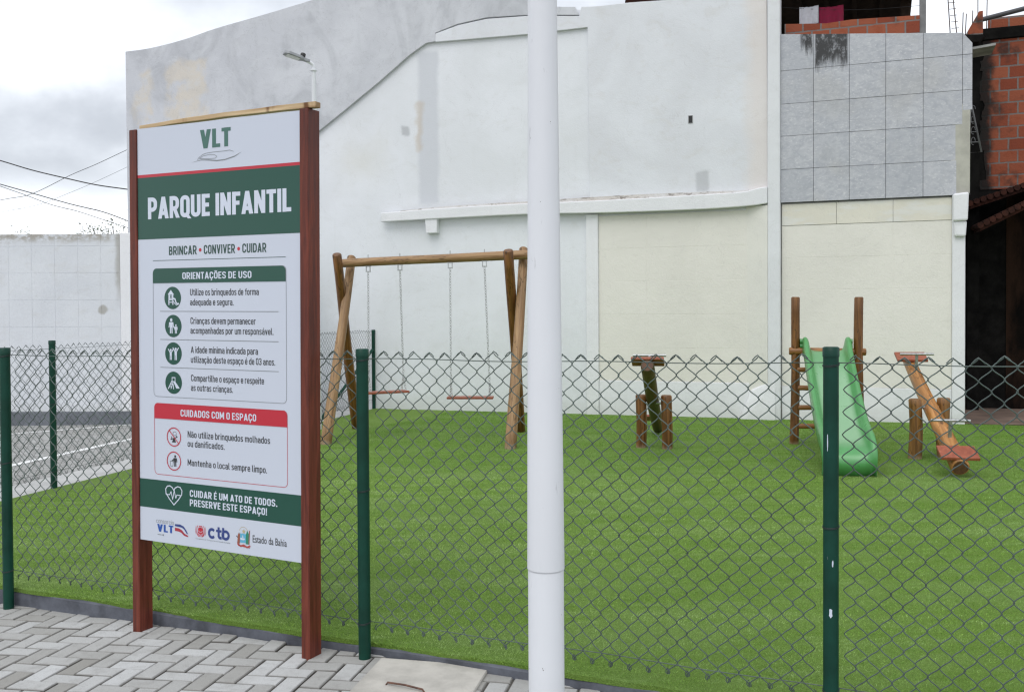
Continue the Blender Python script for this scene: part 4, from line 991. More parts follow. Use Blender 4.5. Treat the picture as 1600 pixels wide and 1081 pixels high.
# corner column running full height
colw = [wp(1199, -14, .09), wp(1219, -14, .09), wp(1215, 660, .09), wp(1196, 660, .09)]; colw = [(colw[0][0], colw[0][1]), (colw[1][0], colw[1][1]), (colw[1][0], GZ), (colw[0][0], GZ)]
M_col = render_wall('white_column_render', (.75, .76, .785), (.70, .71, .73), (.58, .58, .58), .22, .35)
M_cream = render_wall('cream_render', (.775, .758, .70), (.73, .715, .665), (.6, .6, .57), .16, .4)
M_cream_line = render_wall('cream_block_render', (.775, .752, .692), (.73, .708, .65), (.64, .62, .58), .14, .4)
M_base = render_wall('white_base_render', (.79, .79, .81), (.74, .745, .765), (.6, .6, .6), .18, .4)
mb = MB(); mb.prism(colw, -.12, -.0006); mb.build('column', M_col, WB_, .02)
# ledge with its corbel and the strip of bare plaster on it
lt = smoothline(WP([(595, 333), (700, 325), (822, 318), (880, 316), (1000, 310), (1100, 304), (1160, 300), (1185, 294), (1199, 292)], .12))
lb = smoothline(WP([(595, 347), (700, 341), (822, 335), (930, 333), (1000, 331), (1100, 327), (1170, 322), (1199, 318)], .12))
mb = MB(); mb.prism(lt+lb[::-1], -.13, -.052); mb.build('ledge', M_base, WB_, .012)
mb = MB(); mb.prism(WP([(664, 342), (683, 341), (683, 364), (666, 365)], .1), -.11, -.001); mb.build('corbel', M_base, WB_, .01)
def ex_raw(t, col):
    n_ = t.noise(7, 6, .7, t.map((1, 1, 2.5))); return t.mix(t.rng(n_, .5, .62, 0, .8), col, (.2, .17, .145))
M_raw = render_wall('bare_plaster', (.56, .52, .47), (.66, .66, .66), (.4, .36, .32), .5, .8, ex_raw)
l2 = smoothline(WP([(625, 330), (700, 322), (822, 315), (880, 311), (1000, 304), (1100, 300), (1170, 297)], .056)); l3 = [(a, b-.09) for a, b in l2]
mb = MB(); mb.prism(l2+l3[::-1], -.056, -.0512); mb.build('bare_plaster_strip', M_raw, WB_)
# cream zone under the ledge: front skin with a pilaster strip, a sunken panel and a white base
zb = wp(900, 334, .02)[1]
sA, sB, sC = wp(595, 400)[0], wp(917, 450)[0], wp(936, 450)[0]; sD = wp(1166, 450)[0]; sE = colw[0][0]; zl = wp(1050, 330)[1]
mb = MB(); mb.prism([(sB, GZ), (sC, GZ), (sC, zl), (sB, zl)], -.05, -.0008); mb.build('pilaster', M_base, WB_, .012)
def blockwork(name, s0, s1, z0, z1, y0, m, bw=.62, bh=.47):
    mb = MB(); nz = max(1, round((z1-z0)/bh)); ns_ = max(1, round((s1-s0)/bw)); g_ = .004
    for i in range(nz):
        for j in range(ns_):
            a, b = s0+(s1-s0)*j/ns_, s0+(s1-s0)*(j+1)/ns_; c, d = z0+(z1-z0)*i/nz, z0+(z1-z0)*(i+1)/nz
            mb.prism([(a+g_/2, c+g_/2), (b-g_/2, c+g_/2), (b-g_/2, d-g_/2), (a+g_/2, d-g_/2)], y0-random.uniform(0, .0012), y0+.006)
    mb.prism([(s0, z0), (s1, z0), (s1, z1), (s0, z1)], y0+.0012, y0+.0045)
    return mb.build(name, m, WB_, .002)
zbase = wp(1050, 596)[1]
blockwork('cream_panel', sC+.001, sD+.02, zbase, zl-.03, -.010, M_cream_line)
mb = MB(); mb.prism([(sC+.001, GZ), (sE, GZ), (sE, zbase-.001), (sC+.001, zbase-.001)], -.02, -.0008); mb.build('base_band', M_base, WB_, .006)
def chamfer(parent, s0, s1, y1, z0, z1, m, name):
    mb = MB(); V = [(s0, -.004, z0), (s1, y1, z0), (s1, -.004, z0), (s0, -.004, z1), (s1, y1, z1), (s1, -.004, z1)]
    mb.add(V, [(0, 1, 4, 3), (1, 2, 5, 4), (3, 4, 5), (0, 2, 1)]); return mb.build(name, m, parent, .01)
chamfer(WB_, sD, sE+.001, -.115, GZ, zl+.02, M_cream, 'pilaster_flank')
# flared foot
mb = MB(); f0, f1 = wp(1150, 640)[0], wp(1213, 640)[0]; zf = wp(1180, 604)[1]; zg = wp(1180, 655)[1]-.1
mb.add([(f0, -.021, zg), (f1, -.17, zg), (f0+.05, -.15, zg), (f1+.001, -.02, zg), (f0+.2, -.021, zf-.05), (f0+.22, -.08, zf-.04), (f1, -.123, zf+.12), (f1+.001, -.02, zf+.12)], [(0, 2, 5, 4), (2, 1, 6, 5), (1, 3, 7, 6), (4, 5, 6, 7)])
mb.build('pilaster_foot', M_base, WB_, .02)
# little vent hole; a flat black plate stands in for its shadowed inside
vs, vz = wp(1079, 187, .05)
mb = MB()
for a, b, c, d in ((-.032, -.026, -.055, .055), (.026, .032, -.055, .055), (-.032, .032, .05, .056), (-.032, .032, -.056, -.05)):
    mb.prism([(vs+a, vz+c), (vs+b, vz+c), (vs+b, vz+d), (vs+a, vz+d)], -.056, -.0505)
vf = mb.build('vent', plain('vent_rim', (.3, .3, .3), .8), WB_)
mb = MB(); mb.prism([(vs-.026, vz-.05), (vs+.026, vz-.05), (vs+.026, vz+.05), (vs-.026, vz+.05)], -.0525, -.0505); mb.build('vent_hole_dark', M_black, vf)

# ---- tiled neighbour
TB = bld('tiled_building', 'building faced with grey marbled square tiles above a cream panel, beside the dark passage', 'building')
s0, s1 = wp(1216, 300)[0]+.02, wp(1506, 500)[0]
zt = wp(1384, 51.6, .05)[1]; zbt = wp(1384, 310, .05)[1]
s_tr = wp(1519, 150, .05)[0]
_tl, _tr = wp(1219.5, 54, .05), wp(1500, 51.6, .05)
def ztop(s): return _tl[1]+(_tr[1]-_tl[1])*(s-_tl[0])/(_tr[0]-_tl[0])
ztr = ztop(s_tr)
M_core = plain('old_concrete', (.3, .3, .29), .9, .25, 4, .2, bump=.4, bscale=30)
s_tr = wp(1519, 150, .05)[0]
mb = MB(); mb.prism([(s0, GZ), (s1, GZ), (s1, zbt), (s_tr-.03, zbt), (s_tr-.03, ztr-.15), (s_tr-.16, ztop(s_tr-.16)-.012), (s0, ztop(s0)-.012)], .0, 7.); mb.build('wall', M_core, TB)
def ex_tile(t, col):
    w_ = t.warp(.12, 7, 6); p = WP([(1273, 103), (1326, 56), (1255, 90), (1271, 57)], .05)
    o = t.sep(t.obj()); drip = t.noise(5, 6, .72, t.map((2.6, 1, .25))); br = t.rng(t.noise(11, 6, .72, t.map((1.5, 1, .8))), .30, .52, .35, 1)
    for (xa, xb, zlow, ln) in ((p[0][0], p[1][0], p[0][1]-.34, .62), (p[2][0]-.04, p[3][0], p[2][1]-.42, 1.0)):
        zc = t.math('ADD', zlow, t.math('MULTIPLY', drip, ln)); m = t.rng(t.math('SUBTRACT', o[2], zc), -.07, .15)
        m = t.math('MULTIPLY', m, t.math('MULTIPLY', t.rng(o[0], xa-.01, xa+.02), t.rng(o[0], xb-.03, xb+.005, 1, 0)))
        col = t.mix(t.math('MULTIPLY', t.math('MULTIPLY', m, br), .96), col, (.022, .021, .02))
    return col
t = NT('marbled_tile'); _tn = t.attr('tone')
_v = t.noise(7, 8, .7, t.map((1.0, 1, 1.6), rot=(0, .6, 0)), 1.2); _v2 = t.noise(24, 4, .6, t.map((1, 1, 2.2), rot=(0, .7, 0)), .6)
_c = t.mix(t.rng(_v, .32, .68), (.40, .41, .45), (.52, .525, .555)); _c = t.mix(t.rng(_v2, .57, .64, 0, .6), _c, (.66, .66, .67)); _c = t.mix(t.math('MULTIPLY', _tn, .22), _c, (.30, .32, .36))
_c = t.mix(t.rng(t.noise(1.2, 4, .6), .5, .7, 0, .3), _c, (.38, .37, .35)); _c = ex_tile(t, _c); M_tile = t.out(_c, .38, .4)
cols = [wp(x, 150, .05)[0] for x in (1219.5, 1271, 1327, 1384, 1442.5, 1504, 1519.5)]
mb = MB(); tones = []; rows_ = [zbt]+[wp(1384, y, .05)[1] for y in (256.5, 202.6, 150.6, 96.8)]+[0]
sj = wp(1494, 240, .05)[0]
for i in range(5):
    for j in range(6):
        a, b = cols[j]+.0025, cols[j+1]-.0025; c, d = rows_[i]+.0025, rows_[i+1]-.0025; da = db = d
        if i == 4: da, db = ztop(a), ztop(b)
        if j == 5 and i < 2: continue
        if j == 4 and i < 2: b = min(b, sj+random.uniform(-.02, .02))
        if j == 5 and i == 2: c += .18
        pts = [(a, c), (b, c), (b, db), (a, da)]
        if i == 4 and j == 5: pts = [(a, c), (b, c), (b, db-.13), (a, da)]
        k0 = len(mb.v); yy = -.05+random.uniform(-.002, .002); mb.prism(pts, yy, -.036)
        tones += [random.random()]*(len(mb.v)-k0)
o = mb.build('tile_facing', M_tile, TB, .0015)
at_ = o.data.attributes.new('tone', 'FLOAT', 'POINT'); at_.data.foreach_set('value', tones)
mb = MB(); mb.prism([(cols[0], zbt), (s_tr-.02, zbt), (s_tr-.02, ztr-.15), (cols[5], ztop(cols[5])-.008), (cols[0], ztop(cols[0])-.008)], -.042, -.0006); mb.build('tile_bed', plain('dark_grout', (.06, .06, .06), .9), TB)
mb = MB(); zc0 = wp(1505, 302, .05)[1]; zc1 = wp(1505, 182, .05)[1]
pts = [(sj-.06, zc0), (s_tr-.025, zc0), (s_tr-.02, zc1+.16), (cols[5]-.01, zc1+.16), (cols[5]-.01, rows_[2]+.005), (sj-.06, rows_[2]-.005)]
mb.prism(pts, -.0485, -.0425); mb.build('mortar_patch', plain('beige_mortar', (.43, .42, .37), .9, .12, 5, .2, bump=.4, bscale=40), TB)
# lintel, cream panel, white base, right pillar with stepped capital
zl1 = wp(1350, 312, .0)[1]; zl0 = wp(1350, 349)[1]; sp_ = wp(1487, 450)[0]
def ex_lint(t, col): return t.mix(t.rng(t.noise(2.2, 5, .6, t.map((.6, 1, 2))), .5, .62, 0, .4), col, (.73, .75, .77))
M_lint = render_wall('cream_patchy', (.74, .71, .62), (.69, .66, .575), (.58, .575, .54), .25, .35, ex_lint)
n3 = 3
for k in range(1):
    mb = MB()
    for j in range(n3):
        a, b = s0+.03+(sp_-s0-.03)*j/n3, s0+.03+(sp_-s0-.03)*(j+1)/n3; mb.prism([(a+.002, zl0+.004), (b-.002, zl0+.004), (b-.002, zbt-.02), (a+.002, zbt-.02)], -.018, -.0008)
    mb.build('lintel', M_lint, TB, .003)
WB_keep = WB_; zb2 = wp(1380, 606)[1]
def blockwork2(name, s0_, s1_, z0, z1, y0, m, parent, bw=.62, bh=.47):
    mb = MB(); nz = max(1, round((z1-z0)/bh)); ns_ = max(1, round((s1_-s0_)/bw)); g_ = .004
    for i in range(nz):
        for j in range(ns_):
            a, b = s0_+(s1_-s0_)*j/ns_, s0_+(s1_-s0_)*(j+1)/ns_; c, d = z0+(z1-z0)*i/nz, z0+(z1-z0)*(i+1)/nz
            mb.prism([(a+g_/2, c+g_/2), (b-g_/2, c+g_/2), (b-g_/2, d-g_/2), (a+g_/2, d-g_/2)], y0-random.uniform(0, .0012), y0+.006)
    mb.prism([(s0_, z0), (s1_, z0), (s1_, z1), (s0_, z1)], y0+.0012, y0+.0045)
    return mb.build(name, m, parent, .002)
blockwork2('cream_panel', s0+.03, sp_, zb2, zl0, -.012, M_cream_line, TB)
mb = MB(); mb.prism([(s0+.03, GZ), (sp_, GZ), (sp_, zb2-.002), (s0+.03, zb2-.002)], -.024, -.0008); mb.build('base_band', M_base, TB, .006)
mb = MB(); mb.prism([(sp_+.001, GZ), (s1+.012, GZ), (s1+.012, zbt+.02), (sp_+.001, zbt+.02)], -.05, -.0008); mb.build('corner_pillar', M_base, TB, .012)
c0 = WP([(1489, 303), (1514, 300), (1512, 345), (1489, 346)], .1); c1 = WP([(1490, 346), (1511, 345), (1509, 370), (1491, 370)], .08)
mb = MB(); mb.prism(c0, -.13, -.0525); mb.build('capital', M_base, TB, .025)
mb = MB(); mb.prism(c1, -.10, -.0515); mb.build('capital', M_base, TB, .025)
mb = MB(); a, b = wp(1520, 66, .05), wp(1555, 70, .05)
mb.prism([(s_tr-.02, ztr-.17), (s_tr+.28, ztr-.14), (s_tr+.28, ztr-.17), (s_tr-.02, ztr-.20)], .02, .5); mb.build('drip_ledge', M_core, TB)
# iron window grille on the side of the tiled building
gz0, gz1 = wp(1525, 232)[1], wp(1525, 150)[1]; sg0 = s_tr+.02
GR = []
mb = MB()
def gp_(s, z, y=.35): return (s, y, z)
mb.tube([gp_(sg0, gz1), gp_(sg0+.13, gz0), gp_(sg0-.03, gz0), gp_(sg0, gz1)], .012, 6); 
for k in range(1, 5):
    f = k/5; mb.tube([gp_(sg0, gz1+(gz0-gz1)*f), gp_(sg0+.13*f, gz1+(gz0-gz1)*f)], .006, 5)
for k in range(4): mb.tube([gp_(sg0+.03+.05*math.cos(w)*.5, gz0+.15+k*.14+.05*math.sin(w)) for w in np.linspace(0, 5, 10)], .005, 4)
mb.build('window_grille', plain('grey_iron', (.16, .16, .17), .6), TB)

# ---- roof terrace on top of the tiled building
M_brick = NT('ceramic_block'); t = M_brick
_br = t.n.new('ShaderNodeTexBrick'); _m = t.n.new('ShaderNodeCombineXYZ'); _o = t.sep(t.vadd(t.obj(), t.noise(9, 4, .65, color=True), .022)); t.l.new(_o[0], _m.inputs[0]); t.l.new(_o[2], _m.inputs[1]); t.put(_br, 'Vector', _m.outputs[0])
_br.inputs['Scale'].default_value = 1; _br.inputs['Brick Width'].default_value = .245; _br.inputs['Row Height'].default_value = .178; _br.inputs['Mortar Size'].default_value = .012; _br.inputs['Mortar Smooth'].default_value = .2
for i, c in ((1, (.22, .055, .03)), (2, (.32, .098, .052)), (3, (.19, .17, .16))): _br.inputs[i].default_value = (*c, 1)
_c = t.mix(t.rng(t.noise(4, 5, .65), .5, .72, 0, .6), _br.outputs[0], (.24, .055, .025)); _c = t.mix(t.rng(t.noise(1.2, 5, .65), .55, .68, 0, .8), _c, (.035, .028, .025))
_lx = t.n.new('ShaderNodeTexWave'); t.put(_lx, 'Vector', t.map((0, 0, 1))); _lx.inputs['Scale'].default_value = 6
t.bump(t.math('ADD', t.math('MULTIPLY', _br.outputs[1], -1.), t.noise(30, 3)), .5, .012); M_brick = t.out(_c, .85, .2)
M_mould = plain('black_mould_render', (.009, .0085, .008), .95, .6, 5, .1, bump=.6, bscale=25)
M_rooftile = plain('clay_roof_tile', (.045, .016, .011), .85, .45, 9, .2, bump=.4, bscale=40)
M_beamwood = plain('dark_roof_timber', (.035, .024, .018), .9, .35, 8, .1)
RT = bld('roof_terrace', 'brick parapet and dark tiled shelter on the flat roof above the grey tiles', 'roof terrace')
OY = .55
def wpo(px, py, y): return wp(px, py, -y)
zp0 = ztr-.08
a, b = wpo(1226, 38, OY), wpo(1437, 24, OY); a1 = wpo(1437, 50, OY)
mb = MB(); mb.prism([(a[0], zp0), (b[0], zp0), (b[0], b[1]), (wpo(1330, 30, OY)[0], wpo(1330, 31, OY)[1]), (wpo(1290, 36, OY)[0], wpo(1290, 37, OY)[1]), (a[0], a[1])], OY, OY+.12); mb.build('parapet', M_brick, RT, .004)
mb = MB(); c, d = wpo(1437, 0, OY+.05)[0], wpo(1447, 0, OY+.05)[0]; mb.prism([(c, zp0), (d, zp0), (d, zt+2.4), (c, zt+2.4)], OY+.03, OY+.15); mb.build('post', plain('grey_post', (.2, .2, .2), .8, .2), RT)
for px in (1415,):
    c = wpo(px, 0, 2.2)[0]; mb = MB(); mb.prism([(c-.07, zp0), (c+.07, zp0), (c+.07, zt+2.3), (c-.07, zt+2.3)], 2.2, 2.32); mb.build('post', M_beamwood, RT)
sr0, sr1 = wpo(1140, 0, OY)[0], wpo(1425, 0, OY)[0]+.05
mb = MB(); V = []
# shelter roof: slopes down away from the street
zr0, zr1 = zt+1.0, zt+.55
mb = MB(); mb.add([(sr0, .3, zt+1.35), (sr1+.1, .3, zt+1.35), (sr1-.25, 5.2, zt+.75), (sr0, 5.2, zt+.75), (sr0, .3, zt+1.43), (sr1+.1, .3, zt+1.43), (sr1-.25, 5.2, zt+.83), (sr0, 5.2, zt+.83)], [(0, 1, 2, 3)[::-1], (4, 5, 6, 7), (0, 1, 5, 4), (1, 2, 6, 5), (2, 3, 7, 6), (3, 0, 4, 7)]); mb.build('shelter_roof', M_beamwood, RT)
mb = MB()
for k in range(7): mb.box((sr0+(sr1-sr0)*k/6.3+.1, 2.7, zt+1.0), (.06, 4.6, .08), Matrix.Rotation(-.122, 3, 'X'))
mb.build('rafters', M_beamwood, RT)
mb = MB(); mb.prism([(sr0, zp0), (sr1-.35, zp0), (sr1-.3, zt+.85), (sr0, zt+.85)], 5.0, 5.15); mb.build('back_wall', plain('dark_brown_boards', (.03, .02, .015), .9, .4, 6), RT)
# laundry
ly = 1.0
def cloth(name, p0, p1, m, label, sag=.01):
    a, b = wpo(*p0, ly), wpo(*p1, ly); L = (WA[0]+Wd[0]*a[0]+WN[0]*ly, WA[1]+Wd[1]*a[0]+WN[1]*ly, b[1])
    V = []; n = 14
    for i in range(n+1):
        for j in range(9):
            s = a[0]+(b[0]-a[0])*i/n; z = a[1]+(b[1]-a[1])*j/8
            y = .018*math.sin(i*.9)*(.3+j/8)+.008*math.sin(i*2.1+j)
            V.append((s-a[0], y, z-b[1]-.012*math.sin(math.pi*i/n)))
    me = mesh_of(name, V, [[i*9+j, (i+1)*9+j, (i+1)*9+j+1, i*9+j+1] for i in range(n) for j in range(8)], True)
    o = link(name, me, m); o.location = L; o.rotation_euler = (0, 0, WROT); s_ = o.modifiers.new('thick', 'SOLIDIFY'); s_.thickness = .004
    return tag(o, label, 'laundry', 'washing hung on the roof terrace')
cloth('towel', (1249, 12), (1279, 37), plain('white_cloth', (.7, .7, .74), .9, .06, 20), 'white cloth hanging on the clothes line of the roof terrace')
cloth('towel', (1280, 12), (1318, 38), plain('crimson_cloth', (.26, .012, .05), .9, .12, 20), 'crimson cloth hanging on the clothes line next to the white one')
a, b = wpo(1222, 12, ly), wpo(1440, 9, ly); mb = MB()
mb.tube([(a[0]+(b[0]-a[0])*f, ly, a[1]+(b[1]-a[1])*f-.05*math.sin(math.pi*f)) for f in np.linspace(0, 1, 12)], .003, 5); mb.build('clothes_line', M_cable, RT)
# red roof far behind the white wall
RR = bld('red_roof_house', 'small stretch of red clay tiled roof rising just behind the white wall top', 'house')
a, b = wpo(983, 4, 1.5), wpo(1062, 4, 1.5); zr = a[1]
mb = MB()
for k in range(7):
    f = k/6; s = a[0]+(b[0]-a[0])*f; mb.tube([(s, 1.5, zr+.0), (s, 3.8, zr+.9)], .07, 10)
mb.build('roof', M_rooftile, RR)
mb = MB(); mb.prism([(a[0]+.05, -.1), (b[0], -.1), (b[0], zr-.02), (a[0]+.05, zr-.02)], 1.7, 3.7); mb.build('wall', plain('far_wall', (.4, .38, .35), .9), RR)

# ---- brick house and dark passage on the right
BH = bld('brick_house', 'unplastered red block house with black mould and clay eaves over a dark passage', 'house')
BY = 2.2
hs0, hs1 = wpo(1519, 200, BY)[0]-.05, wpo(1600, 200, BY)[0]+5.0
zh0, zh1 = wpo(1560, 296, BY)[1], wpo(1560, 62, BY)[1]
mbr = wpo(1542, 200, BY)[0]
mb = MB(); edge = []
for k in range(15):
    o_ = mbr-.05+random.choice((-.04, .0, .03))+random.uniform(-.02, .02)
    for f in (.02, .5, .98): edge.append((o_+random.uniform(-.018, .018), zh0+(zh1-zh0)*(k+f)/15))
mb.prism([(hs1, zh0), (hs1, zh1)]+edge[::-1], BY, BY+.2)
def mouldy(src, s_edge):
    m = src.copy(); m.name = 'mouldy_ceramic_block'; t = NT.__new__(NT); t.m = m; t.n, t.l = m.node_tree.nodes, m.node_tree.links; t.b = t.n['Principled BSDF']; t.tc = None
    old = t.b.inputs['Base Color'].links[0].from_socket; o = t.sep(t.warp(.35, 4, 6))
    t.put(t.b, 'Base Color', t.mix(t.rng(o[0], s_edge+.0, s_edge+.16, .97, 0), old, (.02, .019, .018))); return m
mb.build('brick_wall', mouldy(M_brick, mbr-.02), BH)
mb = MB(); mb.prism([(hs0, -.1), (mbr+.5, -.1+0), (mbr+.5, zh1), (hs0, zh1)], BY+.012, BY+.19); mb.build('mould_wall', M_mould, BH)
zt0, zt1 = wpo(1560, 70, BY)[1], wpo(1560, 44, BY)[1]
mb = MB(); mb.prism([(hs0, zh1+.002), (hs1, zh1+.002), (hs1, zt1), (hs0, zt1)], BY-.04, BY+.2); mb.build('ring_beam', M_mould, BH, .01)
a, b = wpo(1545, 42, BY), wpo(1600, 26, BY)
mb = MB(); mb.prism([(a[0], zt1+.002), (hs1, zt1+.002), (hs1, b[1]+.03), (a[0], wpo(1545, 29, BY)[1])], BY, BY+.14); mb.build('top_course', M_brick, BH, .004)
mb = MB(); p = [wpo(1508, 56, BY-.6), wpo(1536, 54, BY-.6), wpo(1536, 17, BY-.6), wpo(1530, 18, BY-.6)]
mb.prism(p, BY-.6, BY-.45); mb.build('broken_pier', M_brick, BH, .004)
p = [wpo(1508, 54, BY-.6)[0], wpo(1540, 70, BY-.6)]
mb = MB(); mb.prism([wpo(1507, 55, BY-.6), wpo(1540, 55, BY-.6), wpo(1530, 66, BY-.6), wpo(1519, 66, BY-.6)], BY-.62, BY-.4); mb.prism([wpo(1515, 66, BY-.6), wpo(1534, 66, BY-.6), (wpo(1534, 66, BY-.6)[0], -.1), (wpo(1515, 66, BY-.6)[0], -.1)], BY-.35, BY-.2); mb.build('pier_base', M_mould, BH)
a, b = wpo(1531, 32, BY-.3), wpo(1605, 17, BY-.3)
mb = MB(); mb.tube([(a[0], BY-.3, a[1]), (b[0]+1.5, BY-.3, b[1]+.3)], .035, 10); mb.build('rail', plain('dark_iron', (.06, .06, .065), .6), BH)
mb = MB()
for (x0, y0, x1, y1) in ((1480, -20, 1488, 51), (1488, -14, 1500, 51)):
    a, b = wpo(x0, y0, 2.5), wpo(x1, y1, 2.5); mb.tube([(a[0], 2.5, a[1]), (b[0], 2.5, b[1]-.5)], .008, 6)
for k in range(7):
    a, b = wpo(1480+1.1*k, -15+10*k, 2.5), wpo(1489+1.6*k, -16+10*k, 2.5); mb.tube([(a[0], 2.5, a[1]), (b[0], 2.5, b[1])], .005, 5)
mb.build('reinforcing_cage', plain('rusty_steel', (.10, .07, .06), .8, .3), BH)
M_rust = plain('rebar_steel', (.12, .09, .08), .8, .3)
for x0, y0, x1, y1, yy in ((1505, 20, 1503, 60, 1.8), (1510, 22, 1507, 60, 1.8), (1520, 17, 1519, 30, 1.7), (1528, -20, 1528, 30, 2.3), (1543, -20, 1541, 46, 2.3)):
    a, b = wpo(x0, y0, yy), wpo(x1, y1, yy); mb = MB(); mb.tube([(a[0], yy, a[1]), (b[0], yy, b[1]-.2)], .007, 6); mb.build('starter_bar', M_rust, BH)
# clay eaves
def eave(p0, p1, y0, n, rise, depth):
    a, b = wpo(*p0, y0), wpo(*p1, y0); mb = MB()
    ext_ = 2.2
    for k in range(int(n*ext_)):
        f = k/(n-1); s = a[0]+(b[0]-a[0])*f; z = a[1]+(b[1]-a[1])*f
        mb.tube([(s, y0-.02, z), (s, y0+depth, z+rise)], .042, 10)
    e0, e1 = a, (a[0]+(b[0]-a[0])*ext_, a[1]+(b[1]-a[1])*ext_)
    V = [(e0[0], y0+.03, e0[1]-.03), (e1[0], y0+.03, e1[1]-.03), (e1[0], y0+depth, e1[1]+rise-.03), (e0[0], y0+depth, e0[1]+rise-.03)]
    V += [(x, y, z-.05) for x, y, z in V]
    mb.add(V, [(0, 1, 2, 3), (7, 6, 5, 4), (0, 4, 5, 1), (1, 5, 6, 2), (2, 6, 7, 3), (3, 7, 4, 0)])
    return mb.build('eave', M_rooftile, BH)
eave((1516, 318), (1600, 290), 1.55, 9, .03, .6)
eave((1532, 352), (1600, 319), .95, 8, .04, 1.2)
# passage interior: side and back wall with stains plus painted-in shade, floor
t = NT('stained_shaded_plaster'); _n = t.noise(1.3, 6, .65, t.map((1.2, 1.2, .35)), .5)
_c = t.mix(t.rng(_n, .42, .62), (.004, .0035, .003), (.032, .017, .011)); t.bump(t.noise(20, 4), .3, .01); M_stain_shade = t.out(_c, .95, .1)
sp0 = s1+.03
mb = MB(); mb.prism([(sp0, -.1), (hs1, -.1), (hs1, zh0), (sp0, zh0)], BY+4.4, BY+4.55); mb.build('back_wall', M_stain_shade, BH)
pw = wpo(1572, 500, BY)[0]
mb = MB(); mb.prism([(pw, -.1), (hs1, -.1), (hs1, zh0-.02), (pw, zh0-.02)], BY-.0, BY+.2); mb.build('side_wall', M_stain_shade, BH)
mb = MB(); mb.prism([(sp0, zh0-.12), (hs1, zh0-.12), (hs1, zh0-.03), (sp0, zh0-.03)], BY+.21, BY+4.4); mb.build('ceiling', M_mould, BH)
fz = wp(1550, 662)[1]
pf = [wxy(sp0-.01, -.0), wxy(11.4, 0), wxy(11.4, -6.8), wxy(sp0-.01, -6.8)]
poly_sheet('passage_floor', [(p[0], p[1], tilt(p[0], p[1])+TURF+.006) for p in pf], plain('brown_floor', (.16, .11, .085), .9, .3, 3))

# ================================================================== LEFT BOUNDARY WALL
BW = empty('boundary_wall', (-7, LWY, 0), 'white boundary wall scored into large squares, dirty along its top, beyond the road', 'wall')
def lw(px, py): P = at(px, py, LWY); return P[0], P[2]
x0, x1 = -16., lw(420, 500)[0]; zt_, zb_ = lw(100, 366)[1], lw(100, 657)[1]; zk = lw(100, 643)[1]
def ex_lw(t, col):
    o = t.sep(t.warp(.10, 5))
    topd = t.rng(o[2], zt_-.16, zt_-.04); n_ = t.rng(t.noise(5, 6, .7, t.map((1, 1, 1.5))), .40, .56)
    col = t.mix(t.math('MULTIPLY', t.math('MULTIPLY', topd, n_), .8), col, (.33, .30, .25))
    xs = lw(188, 400)[0]+7; m = t.math('MULTIPLY', t.rng(o[0], xs-.10, xs-.02), t.rng(o[0], xs+.0, xs+.03, 1, 0)); m = t.math('MULTIPLY', m, t.rng(o[2], 1.6, 2.1)); col = t.mix(t.math('MULTIPLY', m, .75), col, (.36, .35, .32))
    c = lw(162, 483); 
    d = t.n.new('ShaderNodeVectorMath'); d.operation = 'DISTANCE'; cm = t.n.new('ShaderNodeCombineXYZ'); t.l.new(o[0], cm.inputs[0]); t.l.new(o[2], cm.inputs[2]); t.l.new(cm.outputs[0], d.inputs[0]); d.inputs[1].default_value = (c[0]+7, 0, c[1])
    col = t.mix(t.rng(d.outputs['Value'], .05, .09, .85, 0), col, (.38, .37, .34))
    return col
M_lw = render_wall('scored_white_render', (.68, .70, .73), (.62, .64, .675), (.55, .54, .51), .3, .35, ex_lw)
mb = MB(); gx = (lw(82, 500)[0]-lw(46, 500)[0]); xg0 = lw(46.5, 400)[0]; zr = [lw(100, y)[1] for y in (366, 385, 427, 469, 511, 554, 597, 643)]
xe = lw(190, 400)[0]
xs_ = []; x = xe
xs_ = [xe-.02]; x = lw(158, 400)[0]
while x > x0: xs_.append(x); x -= gx
xs_ = xs_[::-1]
for i in range(len(zr)-1):
    for j in range(len(xs_)-1):
        mb.prism([(xs_[j]+.003+7, zr[i+1]+.003), (xs_[j+1]-.003+7, zr[i+1]+.003), (xs_[j+1]-.003+7, zr[i]-(.003 if i else 0)), (xs_[j]+.003+7, zr[i]-(.003 if i else 0))], -.012-random.uniform(0, .001), -.0045)
mb.prism([(x0+7, zk), (xe+7-.02, zk), (xe+7-.02, zt_-.004), (x0+7, zt_-.004)], -.0095, -.0006)
mb.build('scored_panels', M_lw, BW, .0015)
mb = MB(); mb.prism([(x0+7, -.2), (x1+7, -.2), (x1+7, zt_-.012), (xe+7, zt_+.012), (xe+7-.03, zt_-.02), (x0+7, zt_-.02)], 0, .15); mb.build('wall', M_white, BW)
mb = MB(); mb.prism([(xe+7-.015, zk), (xe+7+.24, zk), (xe+7+.24, zt_+.005), (xe+7-.015, zt_+.015)], -.03, -.0008); mb.build('end_pier', M_base, BW, .01)
mb = MB(); mb.prism([(x0+7, -.2), (x1+7, -.2), (x1+7, zk-.002), (x0+7, zk-.002)], -.035, -.0006); mb.build('skirting', plain('grey_skirting', (.15, .16, .18), .8, .2, 4), BW, .006)
mb = MB(); mb.box((x1+7-.075, 1.6, 1.2), (.15, 2.9, 2.6)); mb.build('return_wall', M_white, BW)

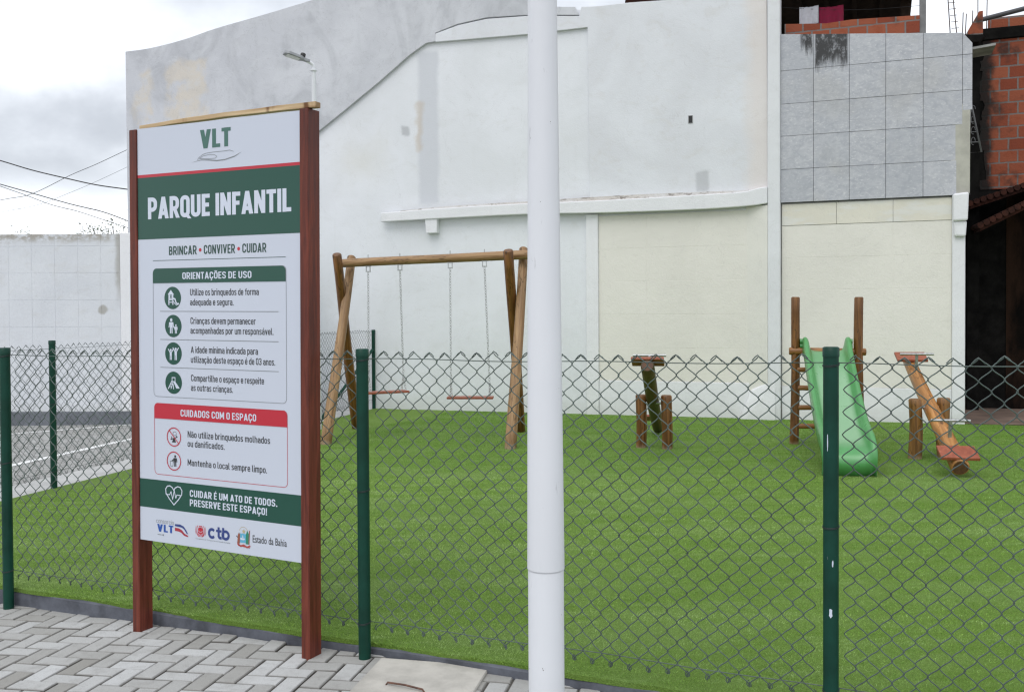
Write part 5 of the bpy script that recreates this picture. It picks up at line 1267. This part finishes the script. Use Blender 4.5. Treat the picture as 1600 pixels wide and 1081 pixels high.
# ================================================================== CABLES AND TWIGS ABOVE THE LEFT WALL
def cable(pts, Ys, r, label):
    P = [at(x, y, Y) for (x, y), Y in zip(pts, Ys)]
    a, b = P[0], P[-1]; pre = a-(P[1]-a)*3; post = b+(b-P[-2])*1.2
    mid_ = smooth3([pre]+P+[post]); c = Vector(tuple(P[len(P)//2]))
    mb = MB(); mb.tube([Vector(tuple(p))-c for p in mid_], r, 6); o = mb.build('power_cable', M_cable); o.location = c
    return tag(o, label, 'cable', 'overhead cables at the left')
def smooth3(p, k=5):
    o = []
    for i in range(len(p)-1):
        p0, p1, p2, p3 = p[max(i-1, 0)], p[i], p[i+1], p[min(i+2, len(p)-1)]
        for j in range(k):
            t_ = j/k; o.append(.5*((2*p1)+(-p0+p2)*t_+(2*p0-5*p1+4*p2-p3)*t_*t_+(-p0+3*p1-3*p2+p3)*t_**3))
    return o+[p[-1]]
cable([(0, 251), (50, 266), (100, 278), (150, 289), (199, 296)], [22]*5, .013, 'thickest black overhead cable, running highest at the frame edge and falling to the right')
cable([(0, 288), (50, 302), (110, 319), (160, 331), (199, 345)], [21]*5, .010, 'black overhead cable falling right, just under the thickest one')
cable([(0, 291), (40, 305), (80, 320), (120, 330), (160, 343)], [22.5]*5, .007, 'thin overhead cable close under another, sagging towards the wall top')
cable([(0, 313), (50, 303), (110, 274), (150, 257), (197, 235)], [26]*5, .007, 'overhead cable rising to the right behind the sign, the steeper upper one')
cable([(0, 332), (60, 320), (110, 301), (150, 284), (197, 262)], [28]*5, .004, 'faint thin overhead cable rising to the right below the steeper one')
cable([(0, 327), (70, 327), (130, 327), (199, 328)], [30]*4, .003, 'faint level overhead cable low against the bright sky')
def twig_tree(x, y, Y, spread, label, leafy):
    top_ = at(x, y, Y); base = np.array([top_[0], Y, 0.]); H_ = top_[2]
    T = empty('tree', tuple(base), label, 'tree'); rg = random.Random(int(x))
    mb = MB(); mb.tube([base, base+np.array([.05, 0, H_*.5]), base+np.array([0, 0, H_*.75])], [.09, .06, .04], 8); wbuild(mb, 'trunk', M_bark, T)
    mb = MB(); lf = MB()
    for k in range(26):
        a = rg.uniform(0, 6.28); l_ = rg.uniform(.3, 1)*spread; st = base+np.array([0, 0, H_*rg.uniform(.55, .75)])
        en = base+np.array([math.cos(a)*l_, math.sin(a)*l_*.6, H_*rg.uniform(.86, 1.0)]); m_ = (st+en)/2+np.array([math.cos(a), 0, 0])*.15*spread
        mb.tube([st, m_, en], [.014, .008, .003], 5)
        for q in range(leafy):
            f = rg.uniform(.35, 1.02); c = Vector(tuple(st+(en-st)*f))+Vector((rg.uniform(-.15, .15), rg.uniform(-.15, .15), rg.uniform(-.1, .1)))
            u_ = Vector((rg.uniform(-1, 1), rg.uniform(-1, 1), rg.uniform(-.6, .6))).normalized()*.04; w_ = u_.orthogonal().normalized()*.018
            lf.add([c-u_, c+w_, c+u_, c-w_], [(0, 1, 2, 3)])
    mb.f and wbuild(mb, 'branches', M_bark, T); wbuild(lf, 'crown', M_leaf, T)
twig_tree(45, 354, 24, .55, 'small bare-topped tree just showing over the left part of the boundary wall', 8)
twig_tree(150, 346, 25, 1.0, 'thin leafless-looking tree showing over the boundary wall beside the sign', 7)
twig_tree(192, 336, 23, .9, 'sparse leafy treetop over the boundary wall right behind the sign post', 12)
